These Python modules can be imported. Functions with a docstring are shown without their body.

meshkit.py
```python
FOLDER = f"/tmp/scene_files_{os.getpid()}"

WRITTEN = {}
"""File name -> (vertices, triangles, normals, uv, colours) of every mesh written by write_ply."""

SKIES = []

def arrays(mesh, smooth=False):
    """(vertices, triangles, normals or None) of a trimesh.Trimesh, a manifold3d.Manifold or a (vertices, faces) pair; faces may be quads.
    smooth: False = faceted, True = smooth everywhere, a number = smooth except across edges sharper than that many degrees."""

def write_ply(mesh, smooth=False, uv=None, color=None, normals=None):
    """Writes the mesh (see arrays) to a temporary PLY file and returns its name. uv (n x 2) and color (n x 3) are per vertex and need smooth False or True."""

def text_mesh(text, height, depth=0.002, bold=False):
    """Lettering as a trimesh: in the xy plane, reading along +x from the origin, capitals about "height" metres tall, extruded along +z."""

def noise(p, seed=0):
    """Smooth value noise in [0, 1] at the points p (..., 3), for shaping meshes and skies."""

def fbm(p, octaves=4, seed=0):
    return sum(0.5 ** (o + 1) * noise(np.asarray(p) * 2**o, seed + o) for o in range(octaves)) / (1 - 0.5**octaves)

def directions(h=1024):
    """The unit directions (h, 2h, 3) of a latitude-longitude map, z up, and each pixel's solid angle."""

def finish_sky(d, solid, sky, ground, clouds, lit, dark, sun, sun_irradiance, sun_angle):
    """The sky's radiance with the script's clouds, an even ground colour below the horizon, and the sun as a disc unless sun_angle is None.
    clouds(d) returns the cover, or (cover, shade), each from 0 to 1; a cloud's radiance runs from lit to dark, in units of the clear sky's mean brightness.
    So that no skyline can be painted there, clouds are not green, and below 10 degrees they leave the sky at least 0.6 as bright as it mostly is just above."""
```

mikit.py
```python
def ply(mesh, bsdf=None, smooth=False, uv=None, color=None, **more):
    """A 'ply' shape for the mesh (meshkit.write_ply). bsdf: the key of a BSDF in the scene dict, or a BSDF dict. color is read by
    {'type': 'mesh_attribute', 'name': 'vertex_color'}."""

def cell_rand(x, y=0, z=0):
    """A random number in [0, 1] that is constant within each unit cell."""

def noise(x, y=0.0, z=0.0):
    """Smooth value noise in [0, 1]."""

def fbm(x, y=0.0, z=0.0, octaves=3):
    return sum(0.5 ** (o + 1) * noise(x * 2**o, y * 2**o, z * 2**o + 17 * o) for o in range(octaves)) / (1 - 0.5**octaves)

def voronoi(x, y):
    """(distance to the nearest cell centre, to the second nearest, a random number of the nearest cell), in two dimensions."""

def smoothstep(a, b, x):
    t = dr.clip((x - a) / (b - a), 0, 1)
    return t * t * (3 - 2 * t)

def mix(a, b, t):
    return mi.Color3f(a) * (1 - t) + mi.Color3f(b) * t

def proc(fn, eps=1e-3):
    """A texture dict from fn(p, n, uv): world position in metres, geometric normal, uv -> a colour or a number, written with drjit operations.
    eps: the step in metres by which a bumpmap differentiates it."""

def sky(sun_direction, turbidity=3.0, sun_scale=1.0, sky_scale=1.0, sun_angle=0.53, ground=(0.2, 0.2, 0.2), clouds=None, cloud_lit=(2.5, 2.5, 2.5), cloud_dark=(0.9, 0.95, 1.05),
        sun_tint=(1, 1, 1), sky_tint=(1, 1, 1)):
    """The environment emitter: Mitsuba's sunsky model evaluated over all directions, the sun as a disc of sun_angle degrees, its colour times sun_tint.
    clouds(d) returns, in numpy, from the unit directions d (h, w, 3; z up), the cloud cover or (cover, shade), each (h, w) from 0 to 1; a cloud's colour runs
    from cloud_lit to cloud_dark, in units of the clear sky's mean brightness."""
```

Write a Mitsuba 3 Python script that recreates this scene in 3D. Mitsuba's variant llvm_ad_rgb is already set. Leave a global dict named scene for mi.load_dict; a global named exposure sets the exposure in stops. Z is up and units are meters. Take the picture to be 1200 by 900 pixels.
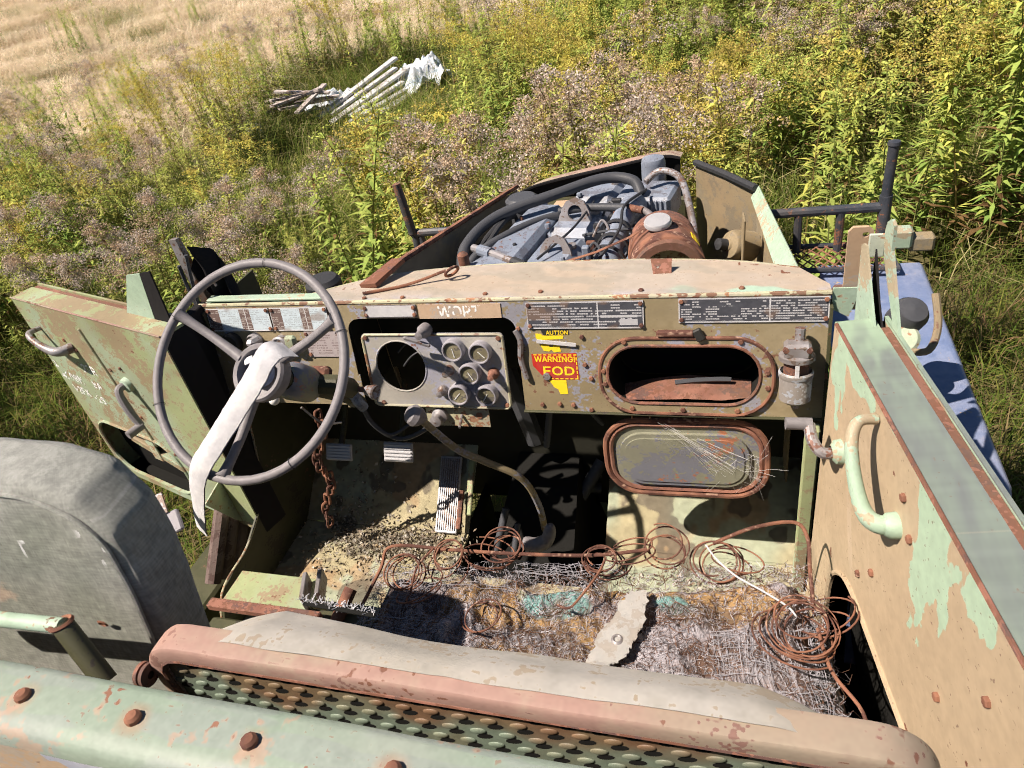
import math, random
import numpy as np, trimesh, manifold3d, shapely
from shapely.geometry import Polygon, Point, LineString, box as sbox
import drjit as dr
import mitsuba as mi, mikit, meshkit
from mikit import proc, noise, fbm, voronoi, cell_rand, smoothstep, mix

T = mi.ScalarTransform4f
# ------------------------------------------------------------------ camera, sky, exposure
scene, labels = {}, {}
exposure = 2.25
scene['camera'] = {
    'type': 'perspective', 'fov': 71.6, 'fov_axis': 'x', 'near_clip': 0.02, 'far_clip': 2000.0,
    'to_world': T().look_at(origin=[0.618, -1.414, 2.662], target=[0.618 - 0.30473, -1.414 + 0.76214, 2.662 - 0.57121],
                            up=[-0.01648, 0.59542, 0.80324])}
scene['sky'] = mikit.sky([-0.50, -0.34, 0.85], turbidity=3, sun_scale=1.35, sky_scale=0.40, sun_tint=(.95, 1.0, 1.15))
rng = np.random.default_rng(7)
TR = 'military_truck'

# ------------------------------------------------------------------ scene helpers
def tag(key, label=None, cat=None, group=None, kind=None):
    d = {k: v for k, v in (('label', label), ('category', cat), ('group', group), ('kind', kind)) if v}
    if d:
        labels[key] = {**labels.get(key, {}), **d}
    return key

taken = set()
def fresh(name):
    k, i = name, 0
    while k in taken:
        i += 1
        k = f'{name}_{i:03d}'
    taken.add(k)
    return k

def add(name, mesh, bsdf, smooth=35, label=None, cat=None, group=None, kind=None, **kw):
    key = fresh(name)
    scene[key] = mikit.ply(mesh, bsdf, smooth, **kw)
    return tag(key, label, cat, group, kind)

def part(name, mesh, bsdf, smooth=35, **kw):
    return add(TR + '__' + name, mesh, bsdf, smooth, **kw)

# ------------------------------------------------------------------ mesh helpers
V = lambda *a: np.array(a, float)
def unit(a):
    a = np.asarray(a, float)
    return a / np.linalg.norm(a)
cat_ = trimesh.util.concatenate

def hull(pts):
    return trimesh.PointCloud(np.asarray(pts, float)).convex_hull

def cbox(lo, hi, b=0.004):
    lo, hi = V(*lo), V(*hi)
    pts = []
    for sx in (0, 1):
        for sy in (0, 1):
            for sz in (0, 1):
                c = np.where([sx, sy, sz], hi, lo)
                s = np.where([sx, sy, sz], -1, 1) * b
                for k in range(3):
                    m = np.ones(3); m[k] = 0
                    pts.append(c + s * m)
    return hull(pts)

def rbox(c, size, axes=None, b=0.004):
    m = cbox(-V(*size) / 2, V(*size) / 2, b)
    M = np.eye(4)
    if axes is not None:
        M[:3, :3] = np.stack(axes, 1)
    M[:3, 3] = c
    m.apply_transform(M)
    return m

def smooth_path(pts, n=8, closed=False):
    p = np.asarray(pts, float)
    out = []
    N = len(p)
    rng_ = range(N if closed else N - 1)
    for i in rng_:
        if closed:
            a, b, c, d = p[(i - 1) % N], p[i], p[(i + 1) % N], p[(i + 2) % N]
        else:
            a, b, c, d = p[max(i - 1, 0)], p[i], p[i + 1], p[min(i + 2, N - 1)]
        for t in np.arange(n) / n:
            out.append(0.5 * ((2 * b) + (-a + c) * t + (2 * a - 5 * b + 4 * c - d) * t * t + (-a + 3 * b - 3 * c + d) * t ** 3))
    if not closed:
        out.append(p[-1])
    return np.array(out)

def tube(pts, r, sides=8, closed=False, caps=True, flat=None):
    p = np.asarray(pts, float)
    n = len(p)
    r = np.broadcast_to(np.asarray(r, float), (n,))
    t = (np.roll(p, -1, 0) - np.roll(p, 1, 0)) if closed else np.gradient(p, axis=0)
    t /= np.linalg.norm(t, axis=1, keepdims=True) + 1e-12
    a = np.cross(t[0], [0, 0, 1] if abs(t[0][2]) < 0.9 else [1, 0, 0])
    A = []
    for i in range(n):
        a = a - t[i] * (a @ t[i])
        a = a / (np.linalg.norm(a) + 1e-12)
        A.append(a)
    A = np.array(A); B = np.cross(t, A)
    ang = np.arange(sides) * 2 * np.pi / sides
    v = p[:, None] + r[:, None, None] * (np.cos(ang)[None, :, None] * A[:, None] + np.sin(ang)[None, :, None] * B[:, None])
    m = n if closed else n - 1
    i, j = np.meshgrid(np.arange(m), np.arange(sides), indexing='ij')
    i2, j2 = (i + 1) % n, (j + 1) % sides
    q = np.stack([i * sides + j, i * sides + j2, i2 * sides + j2, i2 * sides + j], -1).reshape(-1, 4)
    f = np.vstack([q[:, [0, 2, 1]], q[:, [0, 3, 2]]])
    v = v.reshape(-1, 3)
    if caps and not closed:
        k = len(v)
        v = np.vstack([v, p[0], p[-1]])
        jj = np.arange(sides); j2 = (jj + 1) % sides
        f = np.vstack([f, np.stack([jj * 0 + k, jj, j2], 1), np.stack([jj * 0 + k + 1, (n - 1) * sides + j2, (n - 1) * sides + jj], 1)])
    return trimesh.Trimesh(v, f, process=False)

def frame(o, ex, ey):
    ex = unit(ex); ey = unit(np.asarray(ey, float) - ex * (np.asarray(ey, float) @ ex))
    M = np.eye(4)
    M[:3, 0], M[:3, 1], M[:3, 2], M[:3, 3] = ex, ey, np.cross(ex, ey), o
    return M

def put(m, M):
    m = m.copy(); m.apply_transform(M); return m

def slab(poly, h, M, z0=0.0):
    """polygon (frame xy) extruded from z0 by h along the frame normal"""
    ps = getattr(poly, 'geoms', [poly])
    m = cat_([trimesh.creation.extrude_polygon(g, h, engine='earcut') for g in ps])
    m.apply_translation([0, 0, z0])
    return put(m, M)

def worn(m, keep=.45, seed=3, f=95):
    m = m.subdivide_to_size(.005)
    c = m.triangles_center
    ok = meshkit.fbm(np.stack([c[:, 0] * f, c[:, 1] * f, c[:, 0] * 0 + seed], -1), 3, seed) > keep
    return trimesh.Trimesh(m.vertices, m.faces[ok], process=False)

def rrect(x0, y0, x1, y1, r, q=6):
    return sbox(x0 + r, y0 + r, x1 - r, y1 - r).buffer(r, quad_segs=q)

def ring_pts(poly, n=60):
    L = poly.exterior
    return np.array([L.interpolate(k / n, normalized=True).coords[0] for k in range(n)])

def in_frame(M, xy, z=0.0):
    xy = np.asarray(xy, float)
    return xy[:, :1] * M[:3, 0] + xy[:, 1:2] * M[:3, 1] + z * M[:3, 2] + M[:3, 3]

def lathe(profile, M, n=28):
    pr = np.asarray(profile, float)
    ang = np.arange(n) * 2 * np.pi / n
    v = np.stack([pr[:, None, 0] * np.cos(ang), pr[:, None, 0] * np.sin(ang), np.repeat(pr[:, 1:2], n, 1)], -1).reshape(-1, 3)
    i, j = np.meshgrid(np.arange(len(pr) - 1), np.arange(n), indexing='ij')
    q = np.stack([i * n + j, i * n + (j + 1) % n, (i + 1) * n + (j + 1) % n, (i + 1) * n + j], -1).reshape(-1, 4)
    m = trimesh.Trimesh(v, np.vstack([q[:, [0, 1, 2]], q[:, [0, 2, 3]]]), process=False)
    return put(m, M)

def loft(poly, prof, M, n=140, caps=False):
    P = []
    c0 = np.array(poly.centroid.coords[0])
    for off, z in prof:
        L = ring_pts(poly.buffer(-off, quad_segs=12), n)
        if np.cross(L[1] - L[0], L[n // 4] - L[0]) < 0: L = L[::-1]
        a = np.arctan2(L[:, 1] - c0[1], L[:, 0] - c0[0])
        L = np.roll(L, -int(np.argmin(np.abs(a - .01))), 0)
        P.append(in_frame(M, L, z))
    P = np.array(P); m = len(P)
    i, j = np.meshgrid(np.arange(m - 1), np.arange(n), indexing='ij'); j2 = (j + 1) % n
    q = np.stack([i * n + j, i * n + j2, (i + 1) * n + j2, (i + 1) * n + j], -1).reshape(-1, 4)
    return trimesh.Trimesh(P.reshape(-1, 3), np.vstack([q[:, [0, 1, 2]], q[:, [0, 2, 3]]]), process=False)

def axis_frame(o, z):
    z = unit(z)
    ex = np.cross(z, [0, 0, 1] if abs(z[2]) < 0.9 else [0, 1, 0])
    return frame(o, ex, np.cross(z, ex))

def bolt(o, nrm, r=0.008, h=0.006, sides=6):
    return lathe([(r, 0), (r, h * .7), (r * .75, h), (0, h)], axis_frame(o, nrm), sides)

def grid(fn, nu, nv):
    u, v = np.meshgrid(np.linspace(0, 1, nu), np.linspace(0, 1, nv), indexing='ij')
    P = np.asarray(fn(u, v)).reshape(nu * nv, 3)
    i, j = np.meshgrid(np.arange(nu - 1), np.arange(nv - 1), indexing='ij')
    q = np.stack([i * nv + j, (i + 1) * nv + j, (i + 1) * nv + j + 1, i * nv + j + 1], -1).reshape(-1, 4)
    return trimesh.Trimesh(P, np.vstack([q[:, [0, 1, 2]], q[:, [0, 2, 3]]]), process=False)

def jitter(m, amp, scale, seed=0):
    v = np.array(m.vertices)
    for k in range(3):
        v[:, k] += amp * (meshkit.fbm(v * scale + 31.7 * k, 3, seed) - .5) * 2
    return trimesh.Trimesh(v, m.faces, process=False)

# ------------------------------------------------------------------ materials
def bs(name, color, rough=0.6, spec=0.4, metallic=0.0, bump=None, bscale=1.0, **kw):
    col = {'type': 'rgb', 'value': list(color)} if isinstance(color, (tuple, list)) else (proc(color) if callable(color) else color)
    b = {'type': 'principled', 'base_color': col, 'roughness': rough, 'specular': spec, 'metallic': metallic, **kw}
    if bump is not None:
        b = {'type': 'bumpmap', 'arbitrary': proc(bump), 'scale': bscale, 'bsdf': b}
    scene[name] = {'type': 'twosided', 'bsdf': b}
    return name

C3 = mi.Color3f
RUST = (.155, .068, .042)
def paint(a, b, under, scale=6.0, chip=.62, rust=.74, off=0.0, dirt=(.10, .08, .06), dirtamt=.35, rustc=RUST, zs=.6):
    """old layered paint: coats worn softly through to each other, ragged bare chips, rust bleeding out of them, grime and dust"""
    def fn(p, n, uv):
        x, y, z = p.x + off, p.y + off, p.z * zs
        big = fbm(x * scale, y * scale, z * scale)
        fine = fbm(x * 48, y * 48, p.z * 48)
        grit = noise(x * 210, y * 210, p.z * 210)
        col = mix(a, b, smoothstep(.40, .62, big + .22 * (fine - .5)))
        wear = .50 * fbm(x * 11 + 9, y * 11, z * 11) + .34 * fine + .16 * grit
        col = mix(col, under, smoothstep(chip - .075, chip - .045, wear))
        r = .46 * fbm(x * 9, y * 9 + 5, z * 9) + .30 * noise(x * 70 + 3, y * 70, p.z * 70) + .24 * grit
        col = mix(col, rustc, smoothstep(rust - .11, rust - .05, r) * .9)
        col = mix(col, dirt, dirtamt * smoothstep(.42, .75, .7 * fbm(x * 3 + 2, y * 3, p.z * 8) + .3 * fine))
        col = mix(col, dirt, .55 * smoothstep(.80, .90, grit) * smoothstep(.45, .62, fine))
        return col * (.80 + .30 * fine + .10 * grit)
    return fn

def rustfn(p, n, uv):
    a = fbm(p.x * 18, p.y * 18, p.z * 18); b = noise(p.x * 160, p.y * 160, p.z * 160)
    c = mix((.225, .105, .065), (.09, .042, .032), smoothstep(.35, .62, a))
    return mix(c, (.33, .21, .15), smoothstep(.60, .8, .5 * a + .5 * b))
bs('rust', rustfn, .85, .25)
bs('rust_red', paint((.25, .115, .08), (.19, .085, .06), (.11, .06, .05), 14, .6, .6), .75, .3)

# the passenger door: tan over mint, mint showing through in patches
DRo, DRx = V(.794, -.149, 0), unit(V(.1785, -.9839, 0))
def door_paint(p, n, uv):
    t = (p.x - DRo[0]) * DRx[0] + (p.y - DRo[1]) * DRx[1]
    z = p.z
    w = fbm(t * 16, z * 9, 3.0) - .5
    w2 = fbm(t * 60, z * 40, 7.0) - .5
    def blob(ct, cz, rt, rz, k=1.0):
        return 1.0 - dr.sqrt(dr.square((t - ct) / rt) + dr.square((z - cz) / rz)) + (w * 1.7 + w2 * .6) * k
    m = dr.maximum(blob(.50, 1.77, .085, .14), blob(.05, 1.80, .04, .12))
    m = dr.maximum(m, blob(.62, 1.84, .07, .05))
    m = dr.maximum(m, blob(.13, 1.85, .12, .026))
    m = dr.maximum(m, 1.0 - (1.872 - z) / .012 + w * 2.2)
    base = mix((.405, .318, .212), (.355, .275, .18), fbm(t * 7, z * 4, 1.0))
    col = mix(base, (.33, .44, .32), smoothstep(.0, .05, m))
    top = smoothstep(.15, .55, (z - 1.8685) * 800)
    col = col * (1 - .30 * top)  # top ledge darkened in colour to offset the direct sun on it
    col = mix(col, (.125, .135, .14), .92 * top * smoothstep(.02, .22, t + .45 * (fbm(p.x * 30, p.y * 11, 5.0) - .5)) * (.55 + .5 * fbm(p.x * 60, p.y * 14, 2.0)))
    rs = noise(p.x * 60, p.y * 60, z * 60) * .5 + fbm(t * 9, z * 5 + 4, 2.0) * .5
    col = mix(col, RUST, smoothstep(.80, .85, rs))
    # long scratches down the panel
    sc = noise(t * 55 + z * 24, z * 2.0, 8.0)
    col = mix(col, (.45, .36, .26), .5 * smoothstep(.86, .93, sc) * smoothstep(.4, .7, fbm(t * 6, z * 6, 3.3)))
    col = mix(col, (.16, .11, .075), .7 * smoothstep(.80, .9, noise(p.x * 190, p.y * 190, p.z * 190)) * smoothstep(.5, .6, fbm(t * 40, z * 40)))
    col = mix(col, (.12, .10, .07), .45 * smoothstep(.5, .75, fbm(t * 30, z * 6, 9.0)) * smoothstep(1.5, 1.2, z))
    return col * (.90 + .20 * fbm(t * 80, z * 80))
def door_bump(p, n, uv):
    return 6.0 * fbm(p.y * 5, p.z * 5, 2.0) + .7 * fbm(p.y * 40, p.z * 40, 5.0) + .22 * fbm(p.y * 150, p.z * 150, 1.0)
bs('tan_door', door_paint, .5, .4, bump=door_bump, bscale=.0012)
bs('yellow_green', paint((.275, .315, .165), (.285, .35, .245), (.26, .205, .13), 4.0, .60, .80, 3.1, (.17, .14, .08), .45, RUST, .35), .6, .3)
bs('pale_green', paint((.36, .43, .31), (.40, .44, .36), (.28, .30, .25), 3.5, .66, .70, 1.3, (.30, .20, .12), .45, (.30, .13, .07)), .5, .4)
RIV = (-.293, -.105, .07, .26, .45, .64, -.48)
def rail_paint(p, n, uv):
    w = fbm(p.x * 30, p.y * 30, p.z * 30); f = fbm(p.x * 90, p.y * 90, p.z * 90); g = noise(p.x * 240, p.y * 240, p.z * 240)
    col = mix((.205, .262, .205), (.235, .27, .228), smoothstep(.35, .65, fbm(p.x * 4, p.y * 14, 2.0)))
    col = mix(col, (.215, .245, .225), .6 * smoothstep(.52, .62, fbm(p.x * 7, p.y * 40, 3.0)))
    st = mi.Float(0)
    for rx in RIV:
        d = dr.sqrt(dr.square(p.x - rx) + dr.square((p.y + 1.103) * (1.0 if True else 1)))
        st = dr.maximum(st, 1.0 - d / .030 + (w - .5) * .9)
    col = mix(col, (.30, .19, .12), .55 * smoothstep(.05, .7, st))
    bl = smoothstep(.60, .66, .65 * fbm(p.x * 12 + 4, p.y * 18, p.z * 12) + .35 * f)
    col = mix(col, (.33, .21, .15), bl * .6)
    col = mix(col, (.20, .10, .065), smoothstep(.70, .74, .6 * fbm(p.x * 26, p.y * 26 + 2, p.z * 26) + .4 * f))
    col = mix(col, (.20, .12, .085), .7 * smoothstep(.84, .92, g) * smoothstep(.5, .6, w))
    return col * (.86 + .2 * f + .08 * g)
def rail_bump(p, n, uv):
    return 2.5 * fbm(p.x * 9, p.y * 9, p.z * 9) + .5 * fbm(p.x * 60, p.y * 60, p.z * 60) + .2 * noise(p.x * 240, p.y * 240, p.z * 240)
bs('rail_green', rail_paint, .55, .35, bump=rail_bump, bscale=.0012)
bs('cowl_tan', paint((.44, .32, .22), (.42, .29, .19), (.36, .30, .25), 5, .66, .80, 5.7, (.30, .24, .17), .4), .6, .35)
def cowl_paint(p, n, uv):
    w = fbm(p.x * 9, p.y * 12, 2.0) - .5; f = fbm(p.x * 50, p.y * 50, p.z * 50)
    base = mix((.345, .285, .22), (.34, .295, .245), smoothstep(.4, .6, fbm(p.x * 5, p.y * 9, 1.0)))
    m = 1.0 - (p.y + .005) / .05 + w * 2.6
    col = mix(base, (.30, .41, .32), smoothstep(.25, .5, m) * smoothstep(.42, .5, fbm(p.x * 3.1 + 2, 4.0, 1.0)))
    col = mix(col, (.33, .33, .37), .7 * smoothstep(.56, .64, fbm(p.x * 14, p.y * 30, 6.0)) * smoothstep(.05, .0, p.y))
    col = mix(col, (.27, .245, .20), .6 * smoothstep(.52, .68, fbm(p.x * 10, p.y * 26 + p.x * 6, 8.0)))
    col = mix(col, (.24, .16, .11), .6 * smoothstep(.80, .9, noise(p.x * 200, p.y * 200, 2.0)) * smoothstep(.5, .62, f))
    rs = noise(p.x * 75, p.y * 75, 1.0) * .5 + fbm(p.x * 8, p.y * 8, 4.0) * .5
    col = mix(col, RUST, smoothstep(.76, .82, rs))
    return col * (.86 + .28 * f)
bs('cowl_paint', cowl_paint, .6, .35)
bs('dash_paint', paint((.235, .19, .108), (.265, .218, .132), (.25, .255, .30), 5, .645, .765, 2.2, (.11, .09, .06), .4), .55, .4)
bs('hood_tan', paint((.27, .205, .125), (.24, .19, .115), (.20, .17, .12), 4, .63, .80, 6.6, (.12, .09, .06), .5), .6, .35)
bs('cluster_paint', paint((.26, .265, .33), (.33, .315, .28), (.30, .31, .38), 9, .62, .80, 4.4, (.12, .10, .08), .4), .5, .45)
bs('lid_paint', paint((.20, .20, .145), (.23, .225, .17), (.15, .155, .18), 4, .60, .74, 4.2, (.12, .11, .09), .4, (.30, .12, .06)), .5, .4)
bs('cream_paint', paint((.42, .40, .26), (.36, .34, .25), (.30, .15, .08), 12, .66, .70, .7), .55, .4)
bs('dark_olive', paint((.050, .052, .024), (.060, .060, .030), (.040, .036, .026), 6, .66, .80, 1.9, (.03, .025, .02), .5), .6, .35)
bs('seat_frame_paint', paint((.31, .195, .16), (.29, .24, .18), (.19, .11, .09), 3.4, .685, .765, 6.1, (.20, .11, .085), .45), .5, .4)
def panel_paint(p, n, uv):
    a = fbm(p.x * 9, p.y * 9, p.z * 9); f = fbm(p.x * 60, p.y * 60, p.z * 60)
    hgt = smoothstep(1.70, 1.86, p.z + .10 * (a - .5))
    col = mix((.145, .185, .14), (.15, .088, .05), smoothstep(.30, .72, .80 * hgt + .45 * (a - .5) + .08))
    col = mix(col, (.17, .14, .08), .5 * smoothstep(.50, .72, fbm(p.x * 15 + 7, p.y * 15, p.z * 15)))
    return col * (.75 + .5 * f)
bs('panel_rust', panel_paint, .55, .4)
def floor_paint(p, n, uv):
    a = fbm(p.x * 6, p.y * 6, 1.0); f = fbm(p.x * 55, p.y * 55, p.z * 55)
    col = mix((.285, .31, .22), (.305, .27, .165), smoothstep(.44, .60, a))
    col = mix(col, (.31, .20, .11), .7 * smoothstep(.58, .66, fbm(p.x * 9 + 4, p.y * 9, 2.0)))
    col = mix(col, (.10, .085, .065), smoothstep(.56, .66, fbm(p.x * 19, p.y * 19 + 3, 5.0)) * .8)
    return col * (.7 + .6 * f)
bs('floor_paint', floor_paint, .8, .25)
def canvas_fn(p, n, uv):
    w = dr.sin(p.x * 2400) * dr.sin(p.z * 2400 + p.y * 1500)
    a = fbm(p.x * 5, p.y * 5, p.z * 5); f = fbm(p.x * 70, p.y * 70, p.z * 70)
    col = mix((.195, .205, .175), (.235, .24, .215), smoothstep(.35, .65, a))
    col = mix(col, (.30, .305, .295), .55 * smoothstep(1.92, 2.05, p.z + .1 * (a - .5)))
    col = mix(col, (.62, .62, .62), smoothstep(.80, .86, noise(p.x * 85, 2.0, p.z * 34)) * smoothstep(1.90, 1.93, p.z) * smoothstep(2.00, 1.97, p.z) * smoothstep(.45, .6, noise(p.x * 14, 5.0, 1.0)))
    col = mix(col, (.33, .25, .19), .7 * smoothstep(.0, .5, 1 - dr.sqrt(dr.square((p.x + .62) / .07) + dr.square((p.z - 1.82) / .03)) + .8 * (f - .5)))
    g1 = noise(p.x * 330, p.y * 330, p.z * 60) * .5 + noise(p.x * 60, p.y * 60, p.z * 330) * .5
    col = col * (.72 + .56 * g1)
    return col * (.80 + .4 * f + .03 * w)
def canvas_bump(p, n, uv):
    return .5 * dr.sin(p.x * 1900) * dr.sin(p.z * 1900 + p.y * 1900) + 2.0 * fbm(p.x * 25, p.y * 25, p.z * 25)
bs('canvas', canvas_fn, .95, .1, bump=canvas_bump, bscale=.0014)
bs('pale_canvas', paint((.30, .285, .25), (.34, .325, .295), (.26, .225, .18), 6, .62, .9, 8.8, (.26, .21, .15), .45), .95, .1)
def wheel_fn(p, n, uv):
    f = fbm(p.x * 90, p.y * 90, p.z * 90)
    return mix((.15, .14, .145), (.20, .188, .194), fbm(p.x * 12, p.y * 12, p.z * 12)) * (.8 + .4 * f)
bs('wheel_plastic', wheel_fn, .55, .4)
bs('engine_paint', paint((.17, .20, .255), (.20, .23, .285), (.13, .14, .17), 8, .62, .79, 3.7, (.06, .05, .045), .55), .5, .45)
bs('bare_steel', paint((.30, .29, .30), (.24, .22, .22), (.16, .12, .10), 16, .6, .72, 2.8), .45, .5, metallic=.35)
bs('pad_metal', (.42, .42, .43), .45, .5, metallic=.3)
bs('rubber', (.03, .031, .034), .6, .35)
bs('black_cloth_and_shade', (.018, .017, .018), .9, .1)  # torn canvas, plus shade painted on pillar, door end and vent posts
bs('hose', (.055, .058, .065), .5, .4)
bs('black_pipe', paint((.035, .04, .05), (.05, .055, .065), (.20, .08, .045), 9, .70, .74, 1.0), .45, .45)
bs('blue_paint', paint((.13, .175, .30), (.165, .21, .33), (.13, .17, .29), 4, .68, .78, 9.4, (.25, .23, .22), .3, (.42, .29, .13)), .38, .5)
bs('canister_metal', paint((.30, .32, .35), (.40, .41, .41), (.22, .20, .18), 16, .6, .8, 7.3, (.15, .14, .14), .5), .45, .5)
bs('bezel', (.27, .26, .285), .35, .5)
bs('flake_paint', paint((.42, .43, .50), (.36, .38, .46), (.30, .33, .30), 9, .62, .85, 2.0), .55, .4)
bs('grey_canvas', paint((.36, .36, .345), (.40, .40, .385), (.30, .28, .25), 8, .64, .9, 5.2, (.24, .21, .18), .4), .95, .1)
bs('white_tape', paint((.44, .44, .455), (.49, .49, .50), (.40, .39, .385), 14, .7, .95, 3.0, (.42, .40, .37), .5), .8, .15)
bs('white_paint', (.70, .70, .68), .7, .25)
bs('yellow_ink', (.80, .56, .02), .6, .3)
bs('red_ink', paint((.46, .022, .016), (.40, .03, .022), (.40, .05, .04), 10, .72, .9, 2.7, (.2, .08, .06), .4), .55, .3)
bs('black_ink', (.025, .024, .022), .6, .3)
bs('mint', paint((.30, .40, .30), (.32, .42, .33), (.34, .28, .19), 9, .635, .82, 7.7, (.2, .2, .14), .3), .55, .35)
bs('dark_void', (.012, .012, .011), .9, .1)  # near-black; also puts shade into the glove box and door openings
bs('inside_shade', (.022, .022, .016), .8, .2)  # near-black: shade under the dash put into the colour
bs('gauge_face', paint((.20, .18, .11), (.27, .245, .16), (.12, .11, .09), 60, .6, .95, .3), .5, .4)
scene['gauge_glass'] = {'type': 'thindielectric', 'int_ior': 1.5}
def plate_fn(p, n, uv):
    k = dr.floor(uv.x * .5); u = uv.x - 2 * k; v = uv.y
    light = dr.eq(k, 2.0) if hasattr(dr, 'eq') else (k == 2.0)
    cols, rows = dr.select(k == 1.0, 64.0, 52.0), dr.select(k == 2.0, 13.0, 10.0)
    ru, rv = dr.floor(u * cols), dr.floor(v * rows)
    fu, fv = u * cols - ru, v * rows - rv
    ch = (fv > .28) & (fv < .78) & (fu > .12) & (cell_rand(ru, rv, k + 3) > .22)
    word = cell_rand(dr.floor(u * cols / 6), rv, k + 11) > .20
    blank = cell_rand(dr.floor(u * 7), dr.floor(v * 3.0), k + 5) > .14
    ink = mi.Float(dr.select(ch & word & blank & (v > .07) & (v < .93) & (u > .015) & (u < .985), 1.0, 0.0))
    line = mi.Float(dr.select((v < .05) | (v > .955) | (u < .008) | (u > .992) | (dr.abs(u - .62) < .005), 1.0, 0.0))
    box_ = mi.Float(dr.select((k == 0.0) & (u > .80) & (u < .95) & (v > .12) & (v < .34), .8, 0.0))
    box_ = dr.maximum(box_, mi.Float(dr.select((k == 0.0) & (u > .64) & (u < .95) & (v > .40) & (v < .49), .85, 0.0)))
    f = fbm(p.x * 90, p.y * 90, p.z * 90)
    dark = mix((.035, .037, .045), (.07, .072, .085), f)
    dcol = mix(dark, (.46, .46, .47), dr.maximum(dr.maximum(ink * (.55 + .5 * f), line), box_))
    brown = ((u < .20) | ((u > .53) & (u < .70)))
    lcol = mix((.48, .56, .60), (.30, .34, .36), ink * .8)
    bcol = mix((.14, .10, .09), (.42, .38, .35), ink * .75)
    lc = dr.select(brown, bcol, lcol)
    lc = dr.select(line > .5, mi.Color3f(.55, .55, .55), lc)
    out = dr.select(k == 2.0, lc, dcol)
    out = dr.select(k == 3.0, mix((.34, .30, .30), (.16, .12, .12), ink * .8), out)
    return mix(out, (.20, .13, .09), .55 * smoothstep(.58, .72, fbm(p.x * 22, p.y * 22, p.z * 22)))
bs('plate_print', plate_fn, .5, .45)
for nm in ('leaf', 'fluff'):
    pass
scene['leaf'] = {'type': 'principledthin', 'base_color': {'type': 'mesh_attribute', 'name': 'vertex_color'}, 'roughness': .85, 'diff_trans': .7, 'spec_trans': 0.0}
scene['vcol'] = {'type': 'twosided', 'bsdf': {'type': 'diffuse', 'reflectance': {'type': 'mesh_attribute', 'name': 'vertex_color'}}}

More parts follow.
